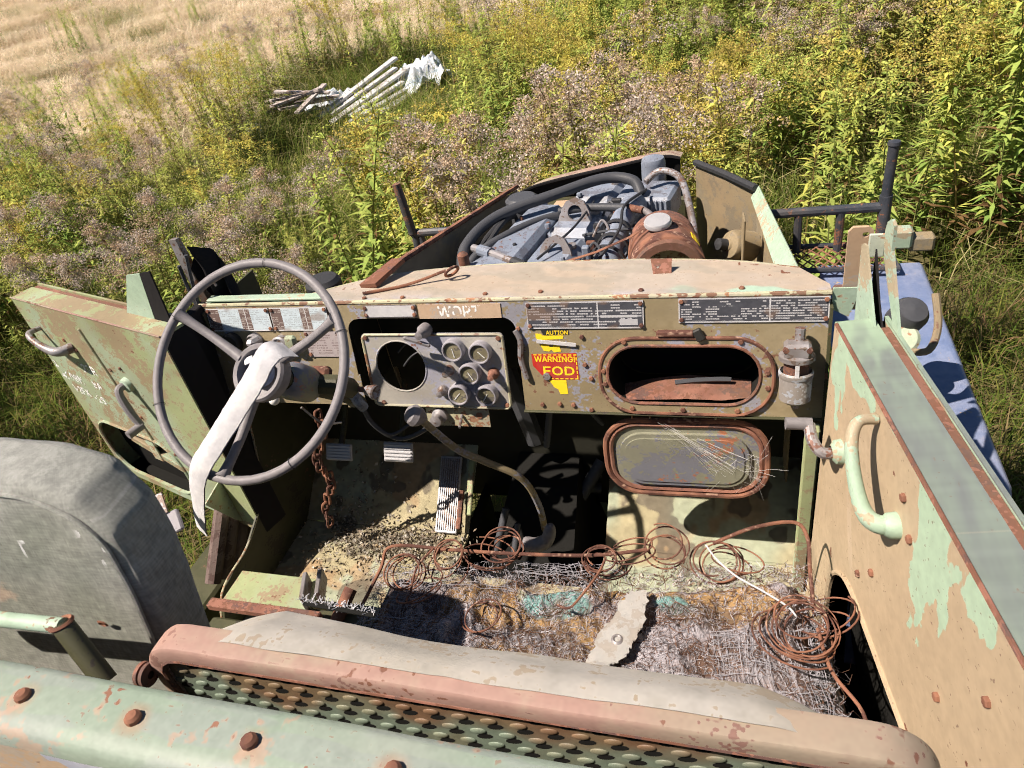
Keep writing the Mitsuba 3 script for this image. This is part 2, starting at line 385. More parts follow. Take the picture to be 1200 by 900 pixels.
# ------------------------------------------------------------------ ground
def gz(x, y):
    d = -.55 * np.asarray(x) + .83 * np.asarray(y) - 8.0
    return .12 * (np.sqrt(d * d + 16.0) + d) / 2.0 - .12 * (np.sqrt(8.0 ** 2 + 16) - 8) / 2 + .10 * (meshkit.fbm(np.stack([np.asarray(x) * .35, np.asarray(y) * .35, np.asarray(x) * 0], -1), 3, 5) - .5)
def ground_col(p, n, uv):
    a = fbm(p.x * .6, p.y * .6, 1.0); f = fbm(p.x * 9, p.y * 9, 2.0)
    dry = smoothstep(-.12, .12, (p.y * .6 - p.x * .9 - 10.5) * .12 + (a - .5) * .8)
    col = mix((.09, .08, .035), (.50, .43, .30), dry)
    col = mix(col, (.06, .075, .022), .5 * smoothstep(.5, .65, f))
    return col * (.7 + .6 * fbm(p.x * 31, p.y * 31))
bs('ground_mat', ground_col, .95, .1)
def warp(u):
    return np.sign(u - .5) * (np.abs(u - .5) * 2) ** 2.6 * 300
g = grid(lambda u, v: np.stack([warp(u), warp(v) + 6, gz(warp(u), warp(v) + 6)], -1), 260, 260)
add('ground', g, 'ground_mat', True, label='rough field of dry and green grass rising to the far left', kind='structure')

exec_plants = True
# ------------------------------------------------------------------ the truck: dashboard
DN = V(0, -.9806, .1961); DU = V(0, .1961, .9806)
D = frame(V(0, 0, 1.85), V(1, 0, 0), DU)                      # x right, y up the dash, z towards the driver
dz = lambda s: -s                                            # distance down from the top edge
dash = sbox(-.82, -.292, .797, .006)
dash = dash.difference(rrect(-.365, -.40, .098, -.040, .035))            # the instrument opening, open below
dash = dash.union(sbox(-.42, -.30, -.36, -.20).intersection(Polygon([(-.42, -.30), (-.39, -.20), (-.36, -.20), (-.36, -.30)])))
gb_out, gb_in = rrect(.298, -.288, .692, -.094, .085), rrect(.316, -.262, .664, -.113, .072)
dash = dash.difference(gb_in)
part('dashboard', slab(dash, .003, D, -.003), 'dash_paint', False)
lip = tube(np.array([[-.82, .004, 1.853], [.80, .004, 1.853]]), .006, 8)
part('dashboard__top_lip', lip, 'cream_paint')
part('dashboard__lower_flange', rbox((.445, -.040, 1.562), (.70, .05, .004), (V(1, 0, 0), V(0, 1, 0), V(0, 0, 1)), .001), 'dark_olive', False)
# cowl top
cw = [(-.82, .012), (-.82, .045), (-.52, .05), (-.40, .15), (-.25, .20), (0, .225), (.35, .225), (.60, .20), (.745, .155), (.80, .05), (.80, .012)]
cwp = Polygon(cw)
def cowl_z(x, y):
    return 1.856 - .10 * np.clip(y, 0, 1) ** 1.0 * .9 - .05 * np.clip(np.abs(x - .17) - .35, 0, 1) * np.clip(y * 4, 0, 1)
cm = trimesh.creation.extrude_polygon(cwp, .004, engine='earcut')
cm = cm.subdivide_to_size(.05)
vv = np.array(cm.vertices); vv[:, 2] += cowl_z(vv[:, 0], vv[:, 1]) - .004
part('cowl', trimesh.Trimesh(vv, cm.faces, process=True), 'cowl_paint', 30)
ed = smooth_path([(x, y, cowl_z(x, y) - .004) for x, y in cw[2:9]], 6)
part('cowl__rear_bead', tube(ed, .005, 6), 'cream_paint')
part('cowl__side_strip', cbox((-.80, .014, 1.857), (-.43, .042, 1.864), .002), 'mint', False)
for x, y in ((-.20, .02), (.02, .03), (.40, .03), (.16, .035), (-.31, .022), (.62, .03)):
    part('cowl__bolt', bolt((x, y, cowl_z(x, y)), (0, 0, 1), .0065, .005), 'rust')
# firewall, toe boards, floor, sides
part('firewall', slab(Polygon([(-.80, .95), (.80, .95), (.80, 1.70), (.74, 1.79), (-.40, 1.79), (-.46, 1.70), (-.80, 1.66)]), .010, frame(V(0, .235, 0), V(1, 0, 0), V(0, 0, 1))), 'inside_shade', False)  # its colour carries the shade under the dash
part('firewall__cowl_underside', cbox((-.80, .03, 1.70), (-.42, .23, 1.71), .001), 'inside_shade', False)
part('instrument_housing', cbox((-.36, .13, 1.56), (.09, .14, 1.815), .001), 'inside_shade', False)  # added dark box that blackens the opening behind the gauges
part('instrument_housing', cbox((-.37, .0, 1.818), (.10, .14, 1.826), .001), 'inside_shade', False)
part('instrument_housing', cbox((.095, .0, 1.56), (.102, .14, 1.816), .001), 'inside_shade', False)
part('instrument_housing', cbox((-.375, .0, 1.56), (-.368, .14, 1.816), .001), 'inside_shade', False)
part('toe_board', slab(Polygon([(-.80, 0), (-.20, 0), (-.20, .30), (-.80, .30)]), .004, frame(V(0, 0, 1.0), V(1, 0, 0), V(0, .78, .62)), -.004), 'floor_paint', False)
part('toe_board', slab(Polygon([(.243, 0), (.80, 0), (.80, .30), (.243, .30)]), .004, frame(V(0, -.01, 1.0), V(1, 0, 0), V(0, .78, .62)), -.004), 'floor_paint', False)
fl = Polygon([(-.80, -1.10), (.84, -1.10), (.84, 0), (.243, 0), (.243, -.16), (-.20, -.16), (-.20, 0), (-.80, 0)])
part('floor', slab(fl, .012, frame(V(0, 0, .998), V(1, 0, 0), V(0, 1, 0)), -.012), 'floor_paint', False)
tun = hull([(-.16, -.12, .80), (.22, -.12, .80), (-.10, -.10, 1.00), (.16, -.10, 1.00), (-.16, .22, .80), (.22, .22, .80), (-.06, .22, 1.16), (.14, .22, 1.16)])
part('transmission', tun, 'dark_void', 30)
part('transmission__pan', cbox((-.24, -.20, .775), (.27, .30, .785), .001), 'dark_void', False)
part('transmission__side_wall', cbox((-.212, -.16, .786), (-.205, .23, 1.0), .001), 'inside_shade', False)
part('transmission__side_wall', cbox((.246, -.16, .786), (.252, .23, .985), .001), 'inside_shade', False)
for a, b, r in (((-.06, .14, 1.10), (.20, .20, 1.04), .018), ((.12, .10, 1.02), (.21, .22, 1.14), .02), ((-.08, -.08, 1.02), (-.05, .0, 1.13), .012), ((-.02, -.09, 1.02), (-.01, -.03, 1.10), .01)):
    part('transmission__rod', tube([a, b], r, 12), 'hose')
# kick panel and hinge pillar on the driver's side
kp = Polygon([(.24, .95), (.24, 1.84), (-.02, 1.84), (-.02, 1.52), (-.05, 1.43), (-.095, 1.30), (-.16, 1.22), (-.27, 1.165), (-.42, 1.14), (-.50, .99), (-.42, .96), (-.1, .95)])
KM = frame(V(-.802, 0, 0), V(0, 1, 0), V(0, 0, 1))
part('kick_panel', slab(kp, .006, KM, -.003), 'dark_olive', False)
part('kick_panel__edge_bead', tube(smooth_path([(-.801, -.02, 1.55), (-.801, -.05, 1.43), (-.801, -.095, 1.30), (-.801, -.16, 1.22), (-.801, -.27, 1.165), (-.801, -.42, 1.14), (-.801, -.50, 1.0)], 6), .0035, 6), 'cream_paint')
part('hinge_pillar', cbox((-.835, -.17, 1.10), (-.806, .02, 1.858), .003), 'black_cloth_and_shade', False)  # painted near-black for the shade the pillar stands in
part('hinge_pillar', cbox((.762, -.10, .99), (.792, -.07, 1.56), .003), 'yellow_green', False)
part('side_sill', cbox((-.84, -1.1, .93), (-.80, -.45, 1.02), .006), 'dark_olive')
part('kick_panel', slab(Polygon([(.24, .95), (.24, 1.70), (.02, 1.83), (-.02, 1.83), (-.07, 1.5), (-.10, 1.0)]), .006, frame(V(.80, 0, 0), V(0, 1, 0), V(0, 0, 1)), -.003), 'dark_olive', False)
part('cowl_corner', slab(Polygon([(0, 0), (.05, 0), (.052, -.01), (.035, -.07), (0, -.05)]), .004, frame(V(.802, .01, 1.862), V(1, 0, 0), V(0, 0, 1))), 'mint', False)

# data plates, name plates
def plate(x0, s0, x1, s1, k, mat='plate_print', h=.0028, skew=0.0, nm='data_plate'):
    part('dashboard__' + nm, slab(Polygon([(x0, -s0), (x1, -s0 - skew), (x1, -s1 - skew), (x0, -s1)]), h, D, .0005), 'bare_steel', False)
    P = in_frame(D, [(x0, -s1), (x1, -s1 - skew), (x1, -s0 - skew), (x0, -s0)], h + .0009)
    m = trimesh.Trimesh(P, [[0, 1, 2], [0, 2, 3]], process=False)
    if mat == 'plate_print':
        part('dashboard__print', m, mat, False, uv=np.array([(2 * k, 0), (2 * k + 1, 0), (2 * k + 1, 1), (2 * k, 1)], float))
    for x, s in ((x0 + .006, s0 + .007), (x1 - .006, s0 + .007), (x0 + .006, s1 - .007), (x1 - .006, s1 - .007)):
        part('dashboard__screw', bolt(in_frame(D, [(x, -s)], h + .001)[0], DN, .0055, .004), 'rust')
plate(.130, .003, .408, .070, 0)
plate(.486, .001, .797, .058, 1, skew=.0)
plate(-.797, .004, -.595, .070, 2)
plate(-.590, .004, -.415, .070, 2)
plate(-.500, .073, -.390, .146, 3)
plate(-.306, .003, -.158, .036, 0, 'white')
part('dashboard__blank_plate', slab(sbox(-.300, -.034, -.164, -.005), .001, D, .0034), 'white_tape', False)
part('dashboard__blank_plate', slab(sbox(-.152, -.041, .066, -.004), .0024, D, .0005), 'cowl_tan', False)
wt = put(worn(meshkit.text_mesh('WORT', .027, .0004, True), .47, 5, 120), frame(in_frame(D, [(-.10, -.036)], .0030)[0], V(1, 0, 0), DU))
part('dashboard__stencil', wt, 'white_paint', False, label='worn white stencilled letters above the instrument panel')
# warning stickers
ST = in_frame(D, [(0, 0)], 0)[0]
def sticker(poly, mat, h0, h, nm='sticker', **kw):
    part('dashboard__' + nm, slab(poly, h, D, h0), mat, False, **kw)
sticker(Polygon([(.130, -.137), (.243, -.134), (.246, -.204), (.172, -.206), (.150, -.192), (.131, -.168)]), 'red_ink', .0004, .0006, 'warning_sticker', label='red FOD warning sticker with yellow letters')
for i in range(9):
    sticker(sbox(.135 + i * .0125, -.140, .143 + i * .0125, -.1375), 'yellow_ink', .0010, .0003, 'sticker_border')
    if i > 2:
        sticker(sbox(.135 + i * .0125, -.2035, .143 + i * .0125, -.2010), 'yellow_ink', .0010, .0003, 'sticker_border')
for i in range(5):
    sticker(sbox(.2405, -.153 - i * .012, .2430, -.145 - i * .012), 'yellow_ink', .0010, .0003, 'sticker_border')
def dtext(t, x, s, h, mat, z, bold=True, sx=1.0, nm='lettering'):
    m = meshkit.text_mesh(t, h, .0004, bold)
    m.apply_scale([sx, 1, 1])
    part('dashboard__' + nm, put(m, frame(in_frame(D, [(x, -s)], z)[0], V(1, 0, 0), DU)), mat, False)
dtext('WARNING!', .136, .157, .0140, 'yellow_ink', .0011, sx=1.02)
dtext('FOD', .153, .192, .0215, 'yellow_ink', .0011, sx=1.35)
sticker(Polygon([(.160, -.074), (.228, -.073), (.230, -.086), (.166, -.088)]), 'black_ink', .0004, .0006, 'caution_sticker', label='torn yellow and black caution sticker')
dtext('AUTION', .172, .0855, .0095, 'yellow_ink', .0011, sx=1.05)
sticker(Polygon([(.146, -.083), (.160, -.084), (.164, -.0885), (.215, -.0885), (.213, -.097), (.150, -.100), (.146, -.094)]), 'yellow_ink', .0004, .0006, 'caution_sticker')
sticker(Polygon([(.155, -.112), (.176, -.110), (.178, -.118), (.186, -.118), (.188, -.113), (.202, -.112), (.206, -.130), (.188, -.132), (.182, -.125), (.176, -.130), (.163, -.128)]), 'yellow_ink', .0004, .0006, 'caution_sticker')
sticker(Polygon([(.168, -.206), (.212, -.206), (.214, -.244), (.194, -.245), (.190, -.232), (.180, -.226)]), 'yellow_ink', .0004, .0006, 'caution_sticker')
part('dashboard__loose_tape', rbox(in_frame(D, [(.197, -.106)], .006)[0], (.098, .010, .002), (unit(D[:3, 0] - .10 * DU), unit(DU + .1 * D[:3, 0]), DN), .0007), 'white_tape', False)
part('dashboard__round_stud', lathe([(.0095, 0), (.0095, .004), (0, .005)], axis_frame(in_frame(D, [(.164, -.196)], .001)[0], DN), 16), 'bare_steel')
for x, s in ((.262, .164), (.104, .07), (.19, .272), (.225, .274), (.27, .286), (.26, .092), (.145, .275), (.275, .20)):
    part('dashboard__bolt', bolt(in_frame(D, [(x, -s)], .0)[0], DN, .006, .006), 'rust')
part('dashboard__hose_stub', tube(in_frame(D, smooth_path([(.098, -.072), (.108, -.10), (.104, -.15), (.114, -.20)], 5)[:, :2], .008), .007, 8), 'bare_steel')
# instrument panel
cl = rrect(-.328, -.289, .065, -.079, .012)
hole = Point(-.228, -.171).buffer(.071, quad_segs=12)
gpos = [(-.068, .120), (.003, .126), (-.033, .184), (-.071, .243), (.005, .244)]
IP = TR + '__instrument_panel'
part('instrument_panel', slab(cl.difference(hole), .004, D, .002), 'cluster_paint', False)
part('instrument_panel__rim', tube(in_frame(D, ring_pts(cl.buffer(-.003), 80), .007), .0035, 6, closed=True), 'cream_paint')
part('instrument_panel__hole_rim', tube(in_frame(D, ring_pts(hole.buffer(.001), 40), .006), .0026, 6, closed=True), 'cluster_paint')
for x, s in gpos:
    F = axis_frame(in_frame(D, [(x, -s)], .005)[0], DN)
    part('instrument_panel__gauge', lathe([(.029, 0), (.029, .020), (.0265, .024), (.0240, .024), (.0229, .017)], F, 32), 'bezel')
    part('instrument_panel__gauge_face', lathe([(.0228, .0175), (0, .0175)], F, 28), 'gauge_face')
    q = rng.uniform(.3, 2.6)
    part('instrument_panel__needle', rbox(in_frame(F, [(.006 * math.cos(q), .006 * math.sin(q))], .0188)[0], (.024, .0022, .001), (F[:3, 0] * math.cos(q) + F[:3, 1] * math.sin(q), -F[:3, 0] * math.sin(q) + F[:3, 1] * math.cos(q), F[:3, 2]), .0003), 'white_paint', False)
    part('instrument_panel__gauge_glass', lathe([(.0226, .0212), (0, .0216)], F, 28), 'gauge_glass')
for x, s in ((-.092, .179), (-.118, .236), (.029, .186)):
    F = axis_frame(in_frame(D, [(x, -s)], .006)[0], DN)
    part('instrument_panel__lamp', lathe([(.014, 0), (.014, .012), (.009, .018), (.008, .034), (0, .036)], F, 18), 'bare_steel' if x < 0 else 'rust_red')
for x, s in ((-.315, .09), (.052, .092), (.052, .277), (-.30, .278)):
    part('instrument_panel__bolt', bolt(in_frame(D, [(x, -s)], .006)[0], DN, .007, .005), 'rust')
F = axis_frame(in_frame(D, [(-.139, -.068)], .004)[0], DN)
part('instrument_panel__light_switch', lathe([(.018, 0), (.018, .02), (.012, .03), (.010, .05), (0, .052)], F, 20), 'wheel_plastic')
part('instrument_panel__switch_lever', rbox(in_frame(D, [(-.150, -.086)], .045)[0], (.07, .011, .009), (unit(V(.9, .1, -.42)), unit(V(.42, 0, .9)), unit(np.cross(unit(V(.9, .1, -.42)), unit(V(.42, 0, .9))))), .003), 'bare_steel')
part('instrument_panel__wire', tube(smooth_path([(-.285, .06, 1.66), (-.24, .045, 1.70), (-.18, .05, 1.715)], 6), .003, 6), 'hose')
part('instrument_panel__wire', tube(smooth_path([(-.275, .05, 1.62), (-.23, .04, 1.665), (-.17, .05, 1.69)], 6), .003, 6), 'hose')
# small control strip under the panel
part('control_strip', slab(sbox(-.188, -.352, -.008, -.300), .003, D, -.012), 'cream_paint', False)
F = axis_frame(in_frame(D, [(-.145, -.318)], -.008)[0], DN)
part('control_strip__knob', lathe([(.022, 0), (.022, .014), (.012, .02), (.011, .035), (.016, .042), (0, .046)], F, 18), 'bare_steel')
part('control_strip__toggle', tube(in_frame(D, [(-.085, -.318)], -.008).tolist() + in_frame(D, [(-.080, -.335)], .03).tolist(), .004, 8), 'bare_steel')
part('control_strip__stain_nut', bolt(in_frame(D, [(-.035, -.318)], -.009)[0], DN, .010, .004), 'rust')
# switches behind the wheel
for x, s, r in ((-.737, .104, .030), (-.659, .095, .020), (-.575, .11, .028)):
    F = axis_frame(in_frame(D, [(x, -s)], .0)[0], DN)
    part('dashboard__switch', lathe([(r, 0), (r, .018), (r * .85, .023), (r * .8, .02), (0, .018)], F, 28), 'bare_steel' if r < .03 else 'black_ink')
part('dashboard__switch_handle', rbox(in_frame(D, [(-.59, -.125)], .03)[0], (.03, .07, .028), (D[:3, 0], DU, DN), .008), 'wheel_plastic')
part('dashboard__switch_handle', rbox(in_frame(D, [(-.535, -.10)], .02)[0], (.035, .045, .02), (D[:3, 0], DU, DN), .007), 'yellow_green')
part('dashboard__lever_knob', rbox(in_frame(D, [(-.64, -.088)], .035)[0], (.028, .022, .05), (D[:3, 0], DU, DN), .008), 'bare_steel')

# glove box
part('glove_box', slab(gb_out.difference(gb_in), .006, D, .0), 'dash_paint', False, label='rust-rimmed open glove box in the dashboard')
part('glove_box__outer_bead', tube(in_frame(D, ring_pts(gb_out, 90), .006), .0045, 6, closed=True), 'rust')
part('glove_box__inner_bead', tube(in_frame(D, ring_pts(gb_in, 90), .006), .004, 6, closed=True), 'rust_red')
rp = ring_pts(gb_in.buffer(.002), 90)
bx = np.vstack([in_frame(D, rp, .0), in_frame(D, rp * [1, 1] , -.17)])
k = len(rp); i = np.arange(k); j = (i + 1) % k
part('glove_box__liner', trimesh.Trimesh(bx, np.vstack([np.stack([i, j, j + k], 1), np.stack([i, j + k, i + k], 1)]), process=False), 'dark_void', 60)  # walls painted near-black for the shade inside the box
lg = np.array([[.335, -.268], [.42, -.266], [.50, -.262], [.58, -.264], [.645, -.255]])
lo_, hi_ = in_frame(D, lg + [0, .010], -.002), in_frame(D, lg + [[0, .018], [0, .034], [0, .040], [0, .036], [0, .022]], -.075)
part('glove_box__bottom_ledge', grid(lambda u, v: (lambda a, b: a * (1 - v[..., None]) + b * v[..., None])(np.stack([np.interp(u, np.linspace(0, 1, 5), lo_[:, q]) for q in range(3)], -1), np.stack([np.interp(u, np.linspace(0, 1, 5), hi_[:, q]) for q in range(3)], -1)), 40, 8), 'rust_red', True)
part('glove_box__back', slab(gb_in, .002, D, -.172), 'dark_void', False)  # back wall carries the same painted shade
dbr = in_frame(D, [(.47, -.232), (.52, -.225), (.57, -.222), (.60, -.222)], -.05)
part('glove_box__twig', tube(smooth_path(dbr, 5), .006, 6), 'hose')
for x, s in ((.3075, .178), (.3095, .212), (.372, .276), (.492, .277), (.615, .276), (.678, .178), (.680, .216), (.36, .103), (.62, .103)):
    part('glove_box__bolt', bolt(in_frame(D, [(x, -s)], .005)[0], DN, .0065, .006), 'rust')
part('glove_box__latch', rbox(in_frame(D, [(.478, -.082)], .008)[0], (.085, .016, .014), (D[:3, 0], DU, DN), .004), 'rust')
part('glove_box__latch', rbox(in_frame(D, [(.53, -.085)], .010)[0], (.02, .03, .012), (unit(D[:3, 0] + .5 * DU), unit(DU - .5 * D[:3, 0]), DN), .003), 'black_ink')
# its lid, hanging open below the dash
GM = frame(V(.49, -.052, 1.42), V(1, .0, .02), V(0, .10, 1))
lid, lid_in = rrect(-.197, -.115, .197, .112, .085), rrect(-.16, -.082, .155, .075, .06)
part('glove_box_lid', slab(lid, .004, GM, -.004), 'lid_paint', False, label='dented rusty glove box lid hanging below the dashboard')
part('glove_box_lid__inset', slab(lid_in, .010, GM, .0005), 'lid_paint', False)
part('glove_box_lid__inset', slab(lid_in.buffer(-.012), .0035, GM, .0105), 'lid_paint', False)
part('glove_box_lid__rust_bead', tube(in_frame(GM, ring_pts(lid, 90), .002), .0075, 7, closed=True), 'rust')
part('glove_box_lid__seal', tube(in_frame(GM, ring_pts(lid.buffer(-.014), 90), .002), .006, 6, closed=True), 'rust_red')
for x in (-.10, .10):
    part('glove_box_lid__hinge', tube(in_frame(GM, [(x - .022, .118), (x - .022, .135), (x + .022, .135), (x + .022, .118)], .003), .0028, 6), 'cream_paint')
# canister at the dash's right end
F = frame(in_frame(D, [(.735, -.232)], .035)[0], V(1, 0, 0), DU)
CA = axis_frame(in_frame(D, [(.735, -.232)], .038)[0], DU)
part('filter_canister', lathe([(0, -.004), (.020, -.002), (.033, .008), (.034, .06), (.032, .066)], CA, 28), 'canister_metal', label='small grey filter canister with a worn paper label')
part('filter_canister__neck', lathe([(.026, .066), (.026, .10), (.020, .10)], CA, 24), 'rust_red')
part('filter_canister__band', lathe([(.033, .058), (.0365, .064), (.0365, .072), (.033, .076)], CA, 28), 'canister_metal')
part('filter_canister__band', lathe([(.028, .098), (.037, .102), (.037, .112), (.028, .118), (0, .118)], CA, 28), 'bare_steel')
part('filter_canister__strut', rbox(in_frame(D, [(.735, -.15)], .072)[0], (.009, .04, .004), (V(1, 0, 0), DU, DN), .001), 'white_tape')
part('filter_canister__cap', rbox(in_frame(D, [(.735, -.105)], .045)[0], (.055, .035, .045), (V(1, 0, 0), DU, DN), .007), 'bare_steel')
part('filter_canister__pipe', tube(in_frame(D, [(.74, -.09), (.74, -.062)], .03), .011, 10), 'bare_steel')
part('filter_canister__drain', tube(in_frame(D, [(.737, -.232), (.739, -.252)], .03), .006, 8), 'bare_steel')
for x in (.712, .757):
    part('filter_canister__bolt', bolt(in_frame(D, [(x, -.10)], .06)[0], DN, .008, .008), 'rust')

# ------------------------------------------------------------------ steering
SC = V(-.415, -.352, 1.893); SN = unit(V(0, -.71, .70)); SX = V(1, 0, 0); SY = np.cross(SN, SX)
SM = frame(SC, SX, SY)
ang = np.arange(72) * 2 * np.pi / 72
part('steering_wheel', tube(in_frame(SM, np.stack([.243 * np.cos(ang), .243 * np.sin(ang)], 1)), .0107 + .0003 * np.sin(ang * 37), 12, closed=True), 'wheel_plastic', label='faded grey three-spoke steering wheel')
for a in np.arange(18) * 20 + 7:
    pass
HB = SC - SN * .045
for deg in (28, 148, 262):
    a = math.radians(deg); dxy = V(math.cos(a), math.sin(a))
    p0 = HB + .060 * (dxy[0] * SX + dxy[1] * SY); p1 = SC + .240 * (dxy[0] * SX + dxy[1] * SY)
    mid = (p0 + p1) / 2 - SN * .008
    m = tube(smooth_path([p0, mid, p1], 6), [.0145, .0135, .0128, .0122, .0118, .0114, .011, .0108, .0108, .011, .0118, .0135, .018], 10)
    part('steering_wheel__spoke', m, 'wheel_plastic')
HM = axis_frame(HB, SN)
part('steering_wheel__hub', lathe([(.062, -.03), (.068, -.008), (.068, .006), (.063, .012), (.054, .010), (.050, -.016), (.0, -.022)], HM, 36), 'wheel_plastic')
part('steering_wheel__horn_contact', lathe([(.030, -.014), (.030, .004), (.012, .010), (0, .010)], HM, 24), 'blue_paint')
part('steering_wheel__horn_contact', rbox(HB - SX * .032 + SY * .028 + SN * .002, (.024, .016, .004), (unit(SX + .4 * SY), unit(SY - .4 * SX), SN), .001), 'white_paint')
part('steering_wheel__rim_seam', cat_([tube(in_frame(SM, np.stack([(.243 + .0129 * np.cos(ang[::6])) , np.zeros(12)], 1) ) * 0 + SC + (np.cos(b) * SX + np.sin(b) * SY)[None] * (.243 + .0129 * np.cos(ang[::6]))[:, None] + SN[None] * (.0129 * np.sin(ang[::6]))[:, None], .0008, 4, closed=True) for b in np.radians([85, 200, 305, 20, 150])]), 'rubber')
part('steering_column', tube([HB - SN * .02, HB - SN * .40], .026, 16), 'dark_olive')
part('steering_column__turn_signal', lathe([(.032, 0), (.046, .01), (.048, .075), (.040, .10), (.028, .11)], axis_frame(HB - SN * .20, SN), 24), 'lid_paint')
part('steering_column__bracket', rbox(HB - SN * .215 + V(.05, 0, 0), (.12, .05, .10), (SX, SY, SN), .015), 'dark_olive')
part('steering_column__clamp', rbox(HB - SN * .225 + V(.03, 0, .045), (.06, .03, .03), (SX, SY, SN), .008), 'rust')
part('steering_column__lever', tube([(-.375, -.14, 1.692), (-.285, -.14, 1.68)], .0075, 10), 'rust_red')
part('steering_column__lever_end', lathe([(0, -.005), (.012, 0), (.020, .028), (.017, .032), (.0, .02)], axis_frame((-.285, -.14, 1.68), (1, -.25, -.05)), 20), 'bare_steel')
part('steering_column__ball', trimesh.creation.icosphere(3, .014).apply_translation((-.56, -.16, 1.655)), 'white_paint')
part('steering_column__ball_arm', tube([(-.56, -.16, 1.655), (-.50, -.13, 1.70)], .004, 6), 'bare_steel')
part('wiring', tube(smooth_path([(-.37, -.07, 1.62), (-.36, -.06, 1.50), (-.30, -.04, 1.43), (-.20, -.02, 1.47), (-.14, .0, 1.53)], 7), .007, 8), 'hose')
part('wiring', tube(smooth_path([(-.35, -.09, 1.62), (-.35, -.08, 1.53), (-.31, -.07, 1.47), (-.26, -.03, 1.48)], 7), .005, 8), 'hose')
part('wiring', tube(smooth_path([(-.52, -.12, 1.60), (-.49, -.10, 1.53), (-.46, -.06, 1.50)], 6), .0035, 6), 'bare_steel')
part('wiring', tube(smooth_path([(-.36, -.10, 1.65), (-.345, -.11, 1.62), (-.34, -.10, 1.59)], 6), .014, 8), 'engine_paint')
for a, b, r in (((-.1, .20, 1.55), (.45, .20, 1.45), .012), ((.18, .22, 1.70), (.08, .10, 1.30), .010), ((-.05, .21, 1.60), (.02, .18, 1.25), .03), ((.05, .21, 1.5), (.23, .21, 1.30), .008)):
    mid = (np.array(a) + np.array(b)) / 2 + V(0, -.02, .05)
    part('wiring', tube(smooth_path([a, mid, b], 8), r, 8), 'hose')

# pedals
def pedal(c, w, h):
    ax = (V(1, 0, 0), unit(V(0, .5, .86)), unit(V(0, -.86, .5)))
    k = part('pedal', rbox(c, (w, h, .008), ax, .003), 'pad_metal')
    for t in np.linspace(-.36, .36, 5):
        part('pedal__rib', rbox(np.array(c) + ax[1] * t * h + ax[2] * .0065, (w * .92, .006, .005), ax, .0015), 'pad_metal')
    part('pedal__arm', tube(smooth_path([np.array(c) - ax[2] * .006, np.array(c) + V(0, .08, .06), np.array(c) + V(0, .16, .16)], 5), .010, 8), 'dark_olive')
pedal((-.595, .045, 1.285), .094, .055)
pedal((-.382, .045, 1.298), .100, .062)
ax = (V(1, 0, 0), unit(V(-.05, .80, .60)), unit(V(0, -.60, .80)))
ac = V(-.278, .085, 1.085)
part('accelerator_pedal', rbox(ac, (.075, .25, .010), ax, .003), 'pad_metal')
for t in np.linspace(-.030, .030, 9):
    part('accelerator_pedal__rib', rbox(ac + V(t, 0, 0) + ax[2] * .0065, (.0035, .235, .004), ax, .001), 'bare_steel', False)
part('accelerator_pedal__side_rod', tube([ac + V(.055, -.10, -.05), ac + V(.05, .0, .02)], .010, 8), 'rust_red')
part('accelerator_pedal__bracket', rbox(ac + V(.07, .03, .02), (.02, .20, .012), ax, .003), 'yellow_green')
# gear levers
gl = smooth_path([(-.145, -.165, 1.612), (-.09, -.125, 1.48), (-.03, -.10, 1.415), (.05, -.07, 1.33), (.072, -.04, 1.20), (.06, .0, 1.05)], 8)
part('gear_lever', tube(gl, .010, 10), 'dash_paint')
part('gear_lever__knob', lathe([(0, -.030), (.014, -.026), (.024, -.012), (.028, .004), (.022, .018), (.010, .023), (0, .024)], axis_frame((-.152, -.17, 1.625), unit(V(-.5, -.5, .7))), 24), 'wheel_plastic')
part('transfer_lever', tube(smooth_path([(.03, -.115, 1.118), (.07, -.115, 1.112), (.105, -.11, 1.135), (.120, -.10, 1.185)], 6), [.014, .018, .020, .021, .0215, .022, .022, .022, .022, .0215, .021, .0205, .020, .0195, .019, .018, .016, .013, .008], 12), 'wheel_plastic', label='grey curved transfer lever grip')

